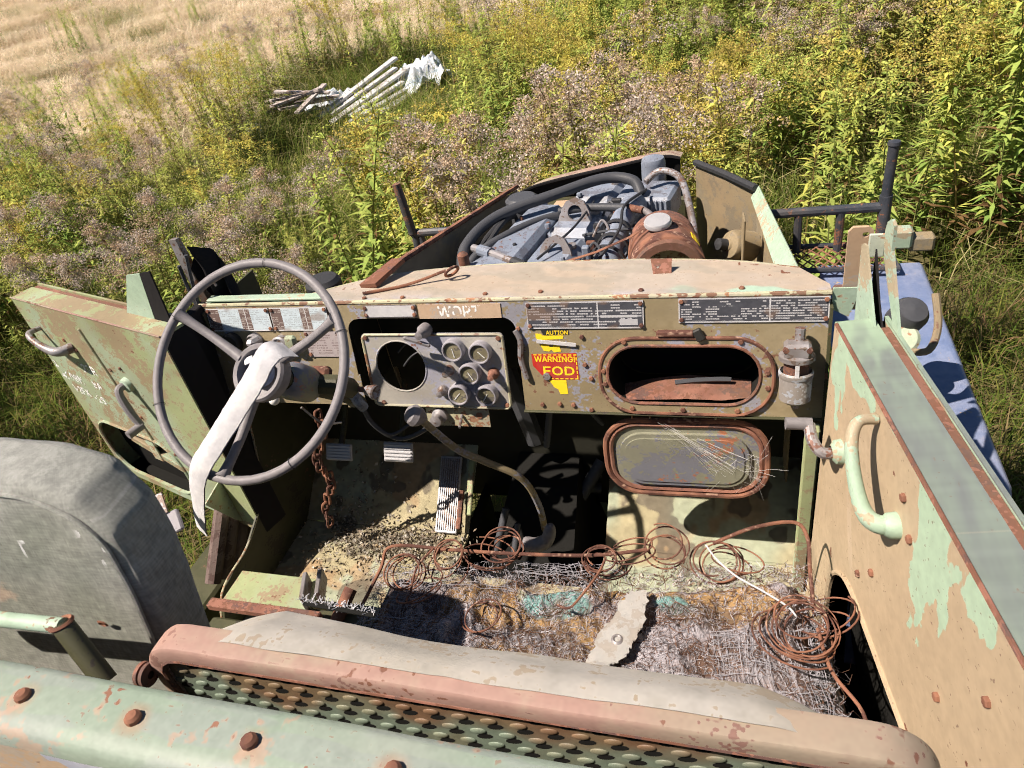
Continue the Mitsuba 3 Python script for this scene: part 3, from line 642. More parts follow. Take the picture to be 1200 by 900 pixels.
# ------------------------------------------------------------------ doors
def door(o, ex, out, mat, t0, t1, hole_, nm_label, zb=.95):
    M = frame(o, ex, V(0, 0, 1)); M2 = M.copy()
    s = 1.0 if (M[:3, 2] @ np.array(out)) > 0 else -1.0
    def sl(poly, d0, d1):
        a, b = sorted((s * d0, s * d1)); return slab(poly, b - a, M, a)
    face = sbox(t0, zb, t1, 1.87)
    key = part('door', sl(face.difference(hole_), 0, .004), mat, False, label=nm_label)
    part(key[len(TR) + 2:] + '__top_ledge', sl(sbox(t0, 1.862, t1, 1.87), .0045, .0715), mat, False)
    part(key[len(TR) + 2:] + '__window_channel', sl(sbox(t0 + .03, 1.80, t1, 1.866), .0735, .0885), 'rust_red', False)
    part(key[len(TR) + 2:] + '__outer_skin', sl(sbox(t0 + (.06 if zb > 1.1 else 0), zb, t1, 1.872), .0895, .0965), mat, False)
    part(key[len(TR) + 2:] + '__end_plate', sl(sbox(t0, zb, t0 + .004, 1.861), .0045, .0890), 'black_cloth_and_shade', False)  # hinge-side face painted black for its shade
    part(key[len(TR) + 2:] + '__inner_lining', sl(hole_.buffer(.03).intersection(sbox(t0 + .006, zb + .01, t1 - .006, 1.85)), .060, .064), 'dark_void', False)  # added black panel: shade of the door opening as colour
    part(key[len(TR) + 2:] + '__end_plate', sl(sbox(t1 - .004, zb, t1, 1.861), .0045, .0890), mat, False)
    part(key[len(TR) + 2:] + '__bottom_plate', sl(sbox(t0 + .005, zb, t1 - .005, zb + .004), .0045, .0890), 'dark_void', False)
    rim = tube(in_frame(M, ring_pts(hole_, 70), -s * .001), .006, 6, closed=True)
    part(key[len(TR) + 2:] + '__opening_rim', rim, mat)
    return key[len(TR) + 2:], M, s
hole_r = rrect(.14, 1.06, .78, 1.405, .14)
kd, RM, rs_ = door(DRo, DRx, (1, 0, 0), 'tan_door', -.01, .86, hole_r, 'tan passenger door with mint green paint showing through', 1.0)
inw = -RM[:3, 2] * rs_
rp_ = lambda t, z, d=0.0: in_frame(RM, [(t, z)], 0)[0] + inw * d
# pull handle
hp = smooth_path([rp_(.255, 1.842, .004), rp_(.262, 1.846, .035), rp_(.285, 1.822, .050), rp_(.325, 1.778, .052), rp_(.360, 1.742, .046), rp_(.380, 1.730, .030), rp_(.384, 1.728, .0)], 6)
part(kd + '__pull_handle', tube(hp, np.interp(np.linspace(0, 1, len(hp)), [0, .2, .5, .75, 1], [.008, .010, .0115, .0145, .017]), 12), 'mint')
part(kd + '__handle_boss', lathe([(.022, 0), (.021, .014), (.015, .022), (0, .024)], axis_frame(rp_(.384, 1.728), inw), 20), 'mint')
part(kd + '__rust_edge', tube([rp_(.0, 1.8705), rp_(.30, 1.8705), rp_(.86, 1.8705)], .0038, 6), 'rust_red')
part(kd + '__window_crank', tube(smooth_path([rp_(.108, 1.640, .0), rp_(.108, 1.640, .035), rp_(.085, 1.655, .05), rp_(.055, 1.672, .05)], 5), .012, 10), 'bare_steel')
part(kd + '__crank_boss', lathe([(.026, 0), (.024, .012), (.014, .02)], axis_frame(rp_(.108, 1.640), inw), 20), 'mint')
part(kd + '__crank_knob', tube([rp_(.055, 1.672, .045), rp_(.050, 1.675, .095)], .013, 12), 'wheel_plastic')
for t, z in ((.389, 1.795), (.432, 1.749), (.275, 1.475), (.329, 1.544), (.692, 1.746), (.155, 1.70), (.60, 1.60)):
    part(kd + '__bolt', bolt(rp_(t, z, 0), inw, .008, .006), 'rust')
# window vent post (two fins) at the front of the door
FIN2 = ((-.068, 2.022), (-.062, 2.042), (-.046, 2.054), (-.030, 2.048), (-.026, 2.00), (.074, 1.850), (.060, 1.840), (-.058, 1.974))
for d, tt, h_ in ((.0655, ((-.095, 1.984), (-.085, 1.992), (-.070, 1.994), (.043, 1.838), (.040, 1.812), (.02, 1.80), (-.083, 1.80)), .004), (.0965, FIN2, .006)):
    m = slab(Polygon(tt), h_, RM, 0); m.apply_translation(-inw * d)
    part(kd + '__vent_post', m, 'mint', False)
m = slab(Polygon(((-.07, 1.985), (-.02, 1.90), (.06, 1.80), (-.06, 1.80))), .003, RM, 0); m.apply_translation(-inw * .082)
part(kd + '__vent_post', m, 'black_cloth_and_shade', False)  # black sheet painted in for the dark gap between the fins

DLo, DLx = V(-.801, -.183, 0), unit(V(-.957, .2901, 0))
hole_l = rrect(.30, 1.17, .775, 1.40, .10)
kl, LM, ls_ = door(DLo, DLx, (0, 1, 0), 'yellow_green', 0, .806, hole_l, 'yellow-green driver door swung wide open', 1.13)
inl = -LM[:3, 2] * ls_
lp_ = lambda t, z, d=0.0: in_frame(LM, [(t, z)], 0)[0] + inl * d
part(kl + '__rust_edge', tube([lp_(.0, 1.8705, .0), lp_(.806, 1.8705, .0)], .0028, 6), 'seat_frame_paint')
hp = smooth_path([lp_(.725, 1.772, .0), lp_(.722, 1.775, .035), lp_(.70, 1.768, .048), lp_(.645, 1.748, .050), lp_(.59, 1.732, .040), lp_(.572, 1.727, .0)], 6)
part(kl + '__pull_handle', tube(hp, np.interp(np.linspace(0, 1, len(hp)), [0, .2, .5, .8, 1], [.007, .009, .0105, .0145, .017]), 12), 'bare_steel')
part(kl + '__crank_boss', lathe([(.025, 0), (.022, .014), (0, .02)], axis_frame(lp_(.335, 1.642), inl), 18), 'mint')
part(kl + '__window_crank', tube(smooth_path([lp_(.335, 1.642, .0), lp_(.335, 1.642, .035), lp_(.315, 1.59, .048), lp_(.290, 1.53, .048)], 5), .012, 10), 'wheel_plastic')
part(kl + '__crank_knob', tube([lp_(.290, 1.53, .045), lp_(.290, 1.528, .095)], .013, 12), 'wheel_plastic')
part(kl + '__stiffener', rbox(lp_(.42, 1.60, .002), (.006, .44, .008), (unit(DLx - V(0, 0, .12)), unit(V(0, 0, 1) + .12 * DLx), inl), .002), 'cream_paint')
part(kl + '__latch_bar', rbox(lp_(.52, 1.33, -.03), (.05, .16, .006), (DLx, V(0, 0, 1), inl), .002), 'pale_green')
part(kl + '__latch_bar', rbox(lp_(.50, 1.27, -.04), (.32, .03, .02), (unit(DLx + V(0, 0, .25)), unit(V(0, 0, 1) - .25 * DLx), inl), .003), 'yellow_green')
for t, z in ((.75, 1.69), (.60, 1.75), (.40, 1.68), (.385, 1.50), (.28, 1.43), (.33, 1.70), (.30, 1.37), (.555, 1.72)):
    part(kl + '__bolt', bolt(lp_(t, z, 0), inl, .006, .005), 'rust')
m = slab(Polygon([(.136, 2.0), (.065, 2.013), (.112, 1.862), (.25, 1.862)]), .004, LM, ls_ * .060)
part(kl + '__vent_post', m, 'mint', False)
m = slab(Polygon([(.064, 2.014), (.012, 2.026), (.035, 1.862), (.111, 1.862)]), .004, LM, ls_ * .0605)
part(kl + '__vent_post', m, 'black_cloth_and_shade', False)  # black plate stands in for the shaded side of the fin
def ltext(t, tt, z, h, sx=1.0):
    m = worn(meshkit.text_mesh(t, h, .0004, True), .44, len(t)); m.apply_scale([sx, 1, 1])
    part(kl + '__stencil', put(m, frame(lp_(tt, z, .0006), -DLx, V(0, 0, 1))), 'white_paint', False)
ltext('23R', .60, 1.630, .032, 1.0); ltext('4108N', .79, 1.565, .030); ltext('8A', .595, 1.567, .030)
ltext('V2FX', .765, 1.512, .028); ltext('-2S', .655, 1.500, .028); ltext('1', .80, 1.61, .03)

# ------------------------------------------------------------------ rear of the cab, seats
rail = []
for x in np.linspace(-1.0, 1.0, 161):
    rail.append([(x, -1.052, 1.80), (x, -1.053, 1.872), (x, -1.058, 1.882), (x, -1.070, 1.888), (x, -1.122, 1.888), (x, -1.142, 1.882), (x, -1.150, 1.872), (x, -1.153, 1.855)])
rail = np.array(rail); nr, npf = rail.shape[:2]
i, j = np.meshgrid(np.arange(nr - 1), np.arange(npf - 1), indexing='ij')
q = np.stack([i * npf + j, i * npf + j + 1, (i + 1) * npf + j + 1, (i + 1) * npf + j], -1).reshape(-1, 4)
rm = trimesh.Trimesh(rail.reshape(-1, 3), np.vstack([q[:, [0, 1, 2]], q[:, [0, 2, 3]]]), process=False)
part('rear_rail', jitter(rm, .0022, 7, 2), 'rail_green', 50)
part('rear_wall', cbox((-1.0, -1.151, .95), (.93, -1.056, 1.856), .002), 'cowl_tan', False)
for x in (-.293, -.105, .07, .26, .45, .64, -.48):
    part('rear_rail__rivet', lathe([(.0105, -.002), (.0105, .006), (.007, .010), (0, .011)], axis_frame((x, -1.103, 1.888), (0, 0, 1)), 10), 'rust')
fk = Polygon([(-.24, 1.856), (-.235, 1.838), (-.215, 1.842), (-.20, 1.82), (-.17, 1.832), (-.15, 1.80), (-.12, 1.82), (-.10, 1.79), (-.07, 1.815), (-.04, 1.80), (.02, 1.835), (.10, 1.856)])
part('rear_rail__flaking_paint', slab(fk, .002, frame(V(0, -1.1515, 0), V(1, 0, 0), V(0, 0, 1))), 'flake_paint', False)
part('grab_rail', tube([(-.70, -1.0, 1.868), (-.352, -.985, 1.868)], .012, 12), 'mint')
part('grab_rail__strut', tube([(-.352, -.985, 1.872), (-.285, -1.02, 1.79)], .016, 14), 'dark_olive')
part('grab_rail__strut_end', lathe([(.0165, -.004), (.019, 0), (.0165, .004), (.012, .003), (.011, -.01)], axis_frame((-.352, -.985, 1.873), (-.2, .2, 1)), 16), 'rust')

# driver's seat back (canvas)
def backrest(u, v):
    a = v * 2 * np.pi
    return None
def superbox(c, half, p=6, nu=40, nv=60, axes=None):
    th = np.linspace(0, np.pi, nu)[:, None]; ph = np.linspace(0, 2 * np.pi, nv)[None]
    f = lambda w: np.sign(w) * np.abs(w) ** (2.0 / p)
    x = half[0] * f(np.sin(th) * np.cos(ph)); y = half[1] * f(np.sin(th) * np.sin(ph)); z = half[2] * f(np.cos(th)) + 0 * x
    P = np.stack([x, y, z], -1).reshape(-1, 3)
    A = np.eye(3) if axes is None else np.stack(axes, 0)
    P = P @ A + np.array(c)
    i, j = np.meshgrid(np.arange(nu - 1), np.arange(nv - 1), indexing='ij')
    q = np.stack([i * nv + j, (i + 1) * nv + j, (i + 1) * nv + j + 1, i * nv + j + 1], -1).reshape(-1, 4)
    return trimesh.Trimesh(P, np.vstack([q[:, [0, 1, 2]], q[:, [0, 2, 3]]]), process=False)
# outline in the seat's own plane, then swept through its thickness with soft shoulders
bo = Polygon([(-.80, 1.42), (-.80, 1.98), (-.72, 2.05), (-.56, 2.062), (-.42, 2.055), (-.33, 2.03), (-.278, 1.97), (-.266, 1.88), (-.275, 1.75), (-.30, 1.55), (-.32, 1.42)]).buffer(.03).buffer(-.03)
loops = []
for off, y in ((.10, -.005), (.05, -.003), (.022, .0), (.006, .006), (0, .018), (0, .05), (.002, .085), (.010, .105), (.03, .118), (.08, .122)):
    loops.append((ring_pts(bo.buffer(-off, quad_segs=12), 120), y))
P = []
for L, y in loops:
    k0 = np.argmin(np.abs(np.arctan2(L[:, 0] + .53, L[:, 1] - 1.76)))
    L = np.roll(L, -k0, 0)
    if np.cross(L[1] - L[0], L[30] - L[0]) > 0: L = np.roll(L[::-1], 1, 0)
    P.append(np.stack([L[:, 0], y + 0 * L[:, 0] - .87 + (L[:, 1] - 2.1) * .14, L[:, 1]], 1))
P = np.array(P); n1, n2 = P.shape[:2]
i, j = np.meshgrid(np.arange(n1 - 1), np.arange(n2), indexing='ij'); j2 = (j + 1) % n2
q = np.stack([i * n2 + j, i * n2 + j2, (i + 1) * n2 + j2, (i + 1) * n2 + j], -1).reshape(-1, 4)
verts = np.vstack([P.reshape(-1, 3), P[0].mean(0), P[-1].mean(0)])
jj = np.arange(n2); j2 = (jj + 1) % n2
f = np.vstack([q[:, [0, 1, 2]], q[:, [0, 2, 3]], np.stack([jj * 0 + n1 * n2, j2, jj], 1), np.stack([jj * 0 + n1 * n2 + 1, (n1 - 1) * n2 + jj, (n1 - 1) * n2 + j2], 1)])
dsb = trimesh.Trimesh(verts, f, process=False).subdivide()
dsb = jitter(dsb, .006, 9, 4)
part('driver_seat', dsb, 'canvas', True, label='high grey-green canvas back of the driver seat')
sw = P[2] + V(0, -.0045, 0)
part('driver_seat__seam', tube(smooth_path(sw[::3], 3, True), .0042, 6, closed=True), 'canvas')
part('driver_seat__seam_shadow', tube(smooth_path(sw[::3], 3, True) + V(-.005, .0015, -.003), .0022, 5, closed=True), 'black_cloth_and_shade')
part('driver_seat__hole', lathe([(.010, .0), (.007, .002), (0, -.004)], axis_frame((-.375, -.9285, 1.79), (0, -1, -.14)), 14), 'rust')
part('driver_seat__adjuster_plate', cbox((-.70, -.50, 1.225), (-.44, -.40, 1.235), .003), 'yellow_green', False)
part('driver_seat__adjuster_plate', cbox((-.66, -.46, 1.12), (-.46, -.40, 1.22), .004), 'yellow_green', False)
part('driver_seat__runner', rbox((-.56, -.515, 1.232), (.34, .028, .022), None, .003), 'rust_red', False)
part('driver_seat__runner', rbox((-.42, -.49, 1.20), (.30, .03, .02), None, .003), 'dark_olive', False)
part('driver_seat__pivot', rbox((-.455, -.455, 1.255), (.012, .085, .05), (unit(V(1, .4, 0)), unit(V(-.4, 1, 0)), V(0, 0, 1)), .002), 'bare_steel')
part('driver_seat__pivot', rbox((-.420, -.435, 1.255), (.012, .085, .05), (unit(V(1, .4, 0)), unit(V(-.4, 1, 0)), V(0, 0, 1)), .002), 'bare_steel')
part('driver_seat__lever', tube([(-.36, -.535, 1.20), (-.335, -.43, 1.25)], .017, 12), 'rust')
part('driver_seat__base', cbox((-.74, -.90, 1.0), (-.30, -.52, 1.19), .01), 'dark_olive')

# passenger seat: frame, embossed back, canvas cover, springs and burnt stuffing
PSX = unit(V(1, 0.004, 0))
sb = rrect(-.215, 1.30, .835, 1.868, .075, 8)
SBM = frame(V(0, -.998, 0), PSX, V(0, 0, 1))            # normal points to the back (-y)
sb_in = sb.buffer(-.022)
part('passenger_seat', jitter(loft(sb, [(.030, -.012), (.028, -.002), (.024, .0), (.006, -.001), (.001, -.005), (0, -.012), (0, -.040), (.002, -.047), (.008, -.050), (.05, -.052)], SBM, 320), .0015, 12, 3), 'seat_frame_paint', 40, label='passenger seat back with pink-brown frame and embossed rusty panel')
part('passenger_seat__frame_lip', tube(in_frame(SBM, ring_pts(sb.buffer(-.026), 140), -.003), .0045, 8, closed=True), 'rust_red')
part('passenger_seat__back_panel', slab(sb_in.buffer(.004), .003, SBM, -.013), 'panel_rust', False)
bump = trimesh.creation.icosphere(2, 1.0)
bump = bump.slice_plane([0, 0, -.05], [0, 0, 1])
bm, sm_ = [], []
row = 0
for z in np.arange(1.60, 1.846, .029):
    for x in np.arange(-.18, .81, .040):
        xx = x + (.020 if row % 2 else 0)
        if not sb_in.buffer(-.012).contains(Point(xx, z)): continue
        b = bump.copy(); b.apply_scale([.0120, .0062, .0030])
        b.apply_transform(trimesh.transformations.rotation_matrix(.22, [0, 0, 1])); b.apply_translation([xx, z, -.0098]); bm.append(b)
        s2 = trimesh.creation.cylinder(1, 1, sections=10); s2.apply_scale([.0120, .0058, .0006]); s2.apply_transform(trimesh.transformations.rotation_matrix(.3, [0, 0, 1])); s2.apply_translation([xx + .007, z - .0120, -.0097]); sm_.append(s2)
    row += 1
part('passenger_seat__embossing', put(cat_(bm), SBM), 'panel_rust', 40, kind='stuff')
part('passenger_seat__slots', put(cat_(sm_), SBM), 'dark_void', False, kind='stuff')
# canvas on the front of the back, bulging
def cv(u, v):
    x = -.165 + u * .945
    edge = np.minimum(np.minimum(u, 1 - u) * 7, 1.0)
    z = 1.8705 - v * .10 - .03 * (1 - edge) ** 2
    y = -.974 + ((.076 + .026 * np.clip(1 - u / .4, 0, 1)) * np.sin(np.clip(v * 1.9, 0, 1) * np.pi / 2)) * edge ** .5 + .006 * (meshkit.fbm(np.stack([x * 11, v * 3, x * 0], -1), 3, 2) - .5)
    zz = z + .010 * np.sin(np.clip(v * 4, 0, 1) * np.pi) * edge + .004 * (meshkit.fbm(np.stack([x * 9, v * 5, x * 0], -1), 3, 9) - .5)
    return np.stack([x, y, zz], -1)
part('passenger_seat__canvas_cover', grid(cv, 120, 18), 'pale_canvas', True)
part('passenger_seat__torn_slit', rbox((.075, -.892, 1.861), (.12, .007, .003), (unit(V(1, -.04, 0)), unit(V(.04, 1, 0)), V(0, 0, 1)), .001), 'dark_void')
def curlf(u, v):
    a = v * 4.2 - .6
    rr = .011 * (1 - .35 * v) * (.6 + .8 * np.sin(np.clip(u, 0, 1) * np.pi))
    x = -.075 + u * .095 + .010 * np.sin(v * 4); y = -.872 - .008 * u + rr * np.cos(a); z = 1.862 + .008 * np.sin(u * 7) + rr * np.sin(a)
    return np.stack([x, y, z], -1)
rr_ = np.random.default_rng(5); fr_ = []
for k in range(150):
    u = rr_.random(); p = curlf(np.array([u]), np.array([1.0 if k % 2 else .0]))[0] if k < 0 else V(.01 + .125 * u, -.888 - .004 * u + .005 * (k % 2), 1.862 + .001 * math.sin(u * 20))
    q_ = p + rr_.normal(0, .0035, 3) + V(0, .002, .001)
    fr_.append(tube([p, (p + q_) / 2 + rr_.normal(0, .001, 3), q_], .0006, 3, caps=False))
part('passenger_seat__frayed_threads', cat_(fr_), 'white_tape', False, kind='stuff')
part('passenger_seat__hinge', cat_([lathe([(.006, -.004), (.018, -.003), (.018, .003), (.006, .004)], axis_frame((-.219 + .010 * k, -1.005, 1.805), (1, 0, 0)), 20) for k in range(2)]), 'rust_red')
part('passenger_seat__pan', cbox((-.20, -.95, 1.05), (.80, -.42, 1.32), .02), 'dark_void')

FL, FR, BL, BR = V(-.215, -.445), V(.765, -.345), V(-.16, -.93), V(.865, -.93)
def pad_xy(u, v):
    e = meshkit.fbm(np.stack([u * 7, v * 7, u * 0], -1), 3, 1) - .5
    e2 = meshkit.fbm(np.stack([u * 7 + 9, v * 7, u * 0], -1), 3, 2) - .5
    p = (FL * (1 - u)[..., None] + FR * u[..., None]) * (1 - v)[..., None] + (BL * (1 - u)[..., None] + BR * u[..., None]) * v[..., None]
    return p[..., 0] + .03 * e, p[..., 1] + .04 * e2
def pad_h(x, y):
    q = np.stack([x, y, x * 0], -1)
    return 1.375 + .075 * (meshkit.fbm(q * 5, 3, 3) - .5) + .030 * (meshkit.fbm(q * 22, 3, 4) - .5) + .012 * (meshkit.fbm(q * 90, 2, 6) - .5)
def pad(u, v):
    x, y = pad_xy(u, v)
    ed = np.minimum(np.minimum(u, 1 - u) * 14, v * 10).clip(0, 1)
    return np.stack([x, y, pad_h(x, y) - .11 * (1 - ed) ** 1.5], -1)
pm = grid(pad, 280, 170)
pv = np.array(pm.vertices)
def spots(c, r):
    d = np.sqrt(((pv[:, 0] - c[0]) / r[0]) ** 2 + ((pv[:, 1] - c[1]) / r[1]) ** 2)
    return np.clip((1.15 - d + 1.3 * (meshkit.fbm(pv * 18, 3, int(abs(c[0] * 100))) - .5)) * 4, 0, 1)[:, None]
n1_, n2_, n3_ = (meshkit.fbm(pv * s_, 4, k_)[:, None] for s_, k_ in ((7, 11), (30, 12), (140, 13)))
mixn = lambda a, b, t: np.array(a) * (1 - t) + np.array(b) * t
pc = mixn((.33, .31, .33), (.19, .15, .14), np.clip((n1_ - .42) * 5, 0, 1))
pc = mixn(pc, (.085, .05, .035), np.clip((n2_ - .54) * 6, 0, 1) * .75)
for c, r in (((.14, -.50), (.13, .07)), ((.17, -.63), (.06, .035)), ((.60, -.46), (.11, .05)), ((.40, -.43), (.10, .03)), ((.25, -.44), (.13, .025)), ((.30, -.56), (.08, .05))):
    s_ = spots(c, r); pc = mixn(pc, (.29, .185, .085), np.clip(s_ * 1.3 * (.5 + n2_), 0, 1))
for c, r in (((.23, -.485), (.075, .035)), ((.50, -.46), (.045, .022))):
    s_ = spots(c, r); pc = mixn(pc, (.16, .30, .285), np.clip(s_ * (.8 + .5 * n2_), 0, 1))
for c, r in (((.20, -.57), (.10, .03)), ((.30, -.62), (.10, .04)), ((.55, -.48), (.09, .03))):
    s_ = spots(c, r); pc = mixn(pc, (.09, .065, .05), s_ * .75)
pc = mixn(pc, (.12, .07, .045), np.clip((meshkit.fbm(pv * 12 + 5, 4, 31)[:, None] - .52) * 5, 0, 1) * .8)
pc = pc * (.5 + .95 * n3_)
part('passenger_seat__stuffing', pm, 'vcol', True, color=np.clip(pc, 0, 1), label='burnt horsehair and foam stuffing of the bare passenger seat')
# loose threads of the burlap and horsehair
def threads(n, seed, colf, len_=(.012, .055), w=.0006, lift=.006, region=None, curly=1.0):
    r = np.random.default_rng(seed)
    u, v = r.random(n), r.random(n)
    if region is not None:
        u, v = region[0] + u * (region[1] - region[0]), region[2] + v * (region[3] - region[2])
    x, y = pad_xy(u, v)
    a = r.random(n) * 2 * np.pi; L = r.uniform(*len_, n)
    pts = []
    for k in range(4):
        px, py = x + np.cos(a) * L * k / 3, y + np.sin(a) * L * k / 3
        pts.append(np.stack([px, py, pad_h(px, py) + lift * r.random(n) + .0015], -1))
        a = a + r.normal(0, .55 * curly, n)
    P_ = np.stack(pts, 1)
    d = P_[:, 1:2] - P_[:, 0:1]; side = np.cross(d, [0, 0, 1.0]); side /= np.linalg.norm(side, axis=-1, keepdims=True) + 1e-9
    A_, B_ = P_ - side * w, P_ + side * w + V(0, 0, w * .8)
    vv_ = np.stack([A_, B_], 2).reshape(n * 8, 3)
    b = (np.arange(n) * 8)[:, None]
    f_ = np.concatenate([b + np.array([[2 * k, 2 * k + 1, 2 * k + 3]]) for k in range(3)] + [b + np.array([[2 * k, 2 * k + 3, 2 * k + 2]]) for k in range(3)])
    c_ = colf(r, n)
    return trimesh.Trimesh(vv_, f_, process=False), np.repeat(c_, 8, 0)
t1, c1 = threads(16000, 21, lambda r, n: np.array((.40, .385, .41))[None] * r.uniform(.35, 1.25, (n, 1)), (.006, .026), .0004, .003)
part('passenger_seat__burlap_threads', t1, 'vcol', False, color=np.clip(c1, 0, 1), kind='stuff')
t2, c2 = threads(3000, 22, lambda r, n: np.array((.11, .06, .04))[None] * r.uniform(.4, 1.4, (n, 1)), (.015, .05), .0006, .006)
part('passenger_seat__horsehair', t2, 'vcol', False, color=np.clip(c2, 0, 1), kind='stuff')
# remains of the burlap weave: a warped net
def net(u0, u1, v0, v1, nu, nv, lift, w=.0005, seed=0):
    ms = []
    r = np.random.default_rng(seed)
    for k in range(nu):
        a = np.linspace(0, 1, 26); uu = u0 + (u1 - u0) * (k + .75 * r.normal()) / nu + .006 * np.sin(a * 5 + k * .3) ; vv_ = v0 + (v1 - v0) * a
        if r.random() < .6: a = a[: r.integers(6, 24)]; uu = uu[:len(a)]; vv_ = vv_[:len(a)]
        x, y = pad_xy(uu + 0 * vv_, vv_); ms.append(tube(np.stack([x, y, pad_h(x, y) + lift + .004 * np.sin(a * 9 + k)], -1), w, 3))
    for k in range(nv):
        a = np.linspace(0, 1, 26); vv_ = v0 + (v1 - v0) * (k + .75 * r.normal()) / nv + .006 * np.sin(a * 4 + k * .4); uu = u0 + (u1 - u0) * a
        if r.random() < .6: a = a[: r.integers(6, 24)]; uu = uu[:len(a)]; vv_ = vv_[:len(a)]
        x, y = pad_xy(uu, vv_ + 0 * uu); ms.append(tube(np.stack([x, y, pad_h(x, y) + lift + .004 * np.sin(a * 8 + k)], -1), w, 3))
    return cat_(ms)
bs('burlap_white', (.29, .285, .31), .95, .1)
part('passenger_seat__burlap_net', cat_([net(.78, .99, .25, .95, 26, 46, .006, seed=1), net(.56, .74, .45, .75, 16, 16, .010, seed=2), net(.02, .36, -.02, .12, 40, 12, .012, seed=3), net(.36, .62, -.03, .05, 34, 8, .016, seed=4), net(.02, .16, .10, .42, 14, 26, .008, seed=6)]), 'burlap_white', False, kind='stuff')
# springs
def coil(c, r0, r1, h, turns, tilt=(0, 0, 1), ph=0.0):
    a = np.linspace(0, turns * 2 * np.pi, int(turns * 26)); t = a / a[-1]
    rr = (r0 + (r1 - r0) * t) * (1 + .10 * np.sin(a * .37 + ph * 3) + .05 * np.sin(a * 1.31 + ph))
    P_ = np.stack([rr * np.cos(a + ph) + .010 * np.sin(a * .21 + ph), rr * np.sin(a + ph) * .93 + .010 * np.cos(a * .17 + ph * 2), h * t + .007 * np.sin(a * .9 + ph)], -1)
    F_ = axis_frame(c, tilt)
    return tube(P_ @ F_[:3, :3].T + F_[:3, 3], .0019, 6)
for c, r0, r1, h, tn, tl in (((-.115, -.462, 1.385), .050, .040, .045, 3.0, (.1, -.4, 1)), ((-.015, -.430, 1.385), .050, .030, .07, 4.2, (-.1, -.3, 1)), ((.10, -.368, 1.38), .040, .045, .06, 3.2, (.1, -.2, 1)),
                             ((.33, -.385, 1.385), .045, .030, .05, 3.4, (.2, -.1, 1)), ((.46, -.318, 1.375), .048, .040, .045, 3.4, (.15, -.35, 1)), ((.58, -.345, 1.375), .052, .040, .05, 4.0, (.0, -.4, 1)),
                             ((.745, -.498, 1.385), .060, .045, .06, 5.2, (.0, -.35, 1)), ((.10, -.565, 1.380), .045, .040, .03, 2.0, (-.1, -.1, 1)), ((.47, -.80, 1.395), .05, .04, .03, 3.0, (.1, -.6, 1)), ((.33, -.375, 1.375), .05, .05, .02, 2.0, (.3, 0, 1)), ((.05, -.40, 1.38), .05, .06, .02, 2.3, (.3, .3, 1)), ((-.06, -.50, 1.38), .045, .06, .02, 2.0, (-.3, .2, 1)), ((.73, -.52, 1.385), .07, .075, .015, 2.6, (.25, .2, 1)), ((.79, -.47, 1.375), .05, .06, .02, 2.0, (-.4, .2, 1)), ((.40, -.345, 1.385), .055, .05, .02, 2.0, (-.2, .35, 1)), ((.62, -.36, 1.385), .045, .055, .02, 1.7, (.3, .3, 1))):
    part('passenger_seat__spring', coil(c, r0, r1, h, tn, tl, rng.random() * 6), 'rust', True)
bw = smooth_path([(-.205, -.56, 1.37), (-.185, -.47, 1.40), (-.165, -.425, 1.43), (-.02, -.415, 1.425), (.13, -.405, 1.42), (.31, -.385, 1.415), (.43, -.355, 1.415)], 6)
part('passenger_seat__border_wire', tube(bw, .0042, 8), 'rust')
part('passenger_seat__border_wire', tube(smooth_path([(.57, -.335, 1.43), (.65, -.30, 1.45), (.735, -.275, 1.45), (.762, -.30, 1.43), (.765, -.36, 1.40), (.77, -.45, 1.37)], 6), .0042, 8), 'rust')
part('passenger_seat__border_wire', tube(smooth_path([(.77, -.50, 1.40), (.79, -.58, 1.385), (.835, -.65, 1.38), (.842, -.72, 1.36)], 6), .0036, 8), 'rust')
part('passenger_seat__border_wire', tube(smooth_path([(.345, -.40, 1.43), (.335, -.44, 1.425), (.305, -.505, 1.42), (.285, -.53, 1.415), (.26, -.525, 1.415)], 5), .003, 6), 'rust')
part('passenger_seat__border_wire', tube(smooth_path([(-.06, -.42, 1.43), (-.085, -.47, 1.42), (-.08, -.53, 1.41)], 5), .003, 6), 'rust')

# ------------------------------------------------------------------ front of the truck: hood sides, engine, fenders
def quad_sheet(pts, th=.004):
    p = np.array(pts, float); n_ = unit(np.cross(p[1] - p[0], p[-1] - p[0]))
    v = np.vstack([p, p - n_ * th]); k = len(p)
    f_ = [[0, a, a + 1] for a in range(1, k - 1)] + [[k, k + a + 1, k + a] for a in range(1, k - 1)]
    for a in range(k):
        b = (a + 1) % k; f_ += [[a, a + k, b + k], [a, b + k, b]]
    return trimesh.Trimesh(v, f_, process=False)
part('hood_side', quad_sheet([(-.41, .18, 1.80), (-.245, 1.22, 1.66), (-.245, 1.22, 1.15), (-.41, .24, 1.15)]), 'hood_tan', False)
part('hood_side__flange', quad_sheet([(-.40, .17, 1.806), (-.44, .17, 1.80), (-.285, 1.23, 1.655), (-.24, 1.23, 1.668)]), 'rust_red', False)
part('hood_side__flange', tube([(-.40, .17, 1.81), (-.24, 1.225, 1.672)], .008, 6), 'rust')
part('hood_side', quad_sheet([(.748, .16, 1.805), (.665, 1.0, 1.69), (.665, 1.0, 1.15), (.748, .16, 1.15)]), 'hood_tan', False)
part('hood_side__flange', quad_sheet([(.752, .16, 1.812), (.668, 1.0, 1.70), (.645, 1.0, 1.66), (.715, .16, 1.765)]), 'mint', False)
part('hood_side', quad_sheet([(.665, 1.0, 1.69), (.445, 1.34, 1.66), (.445, 1.34, 1.15), (.665, 1.0, 1.15)]), 'hood_tan', False)
part('hood_side__flange', tube([(.66, .99, 1.695), (.56, 1.16, 1.685), (.445, 1.34, 1.672)], .013, 7), 'rubber')
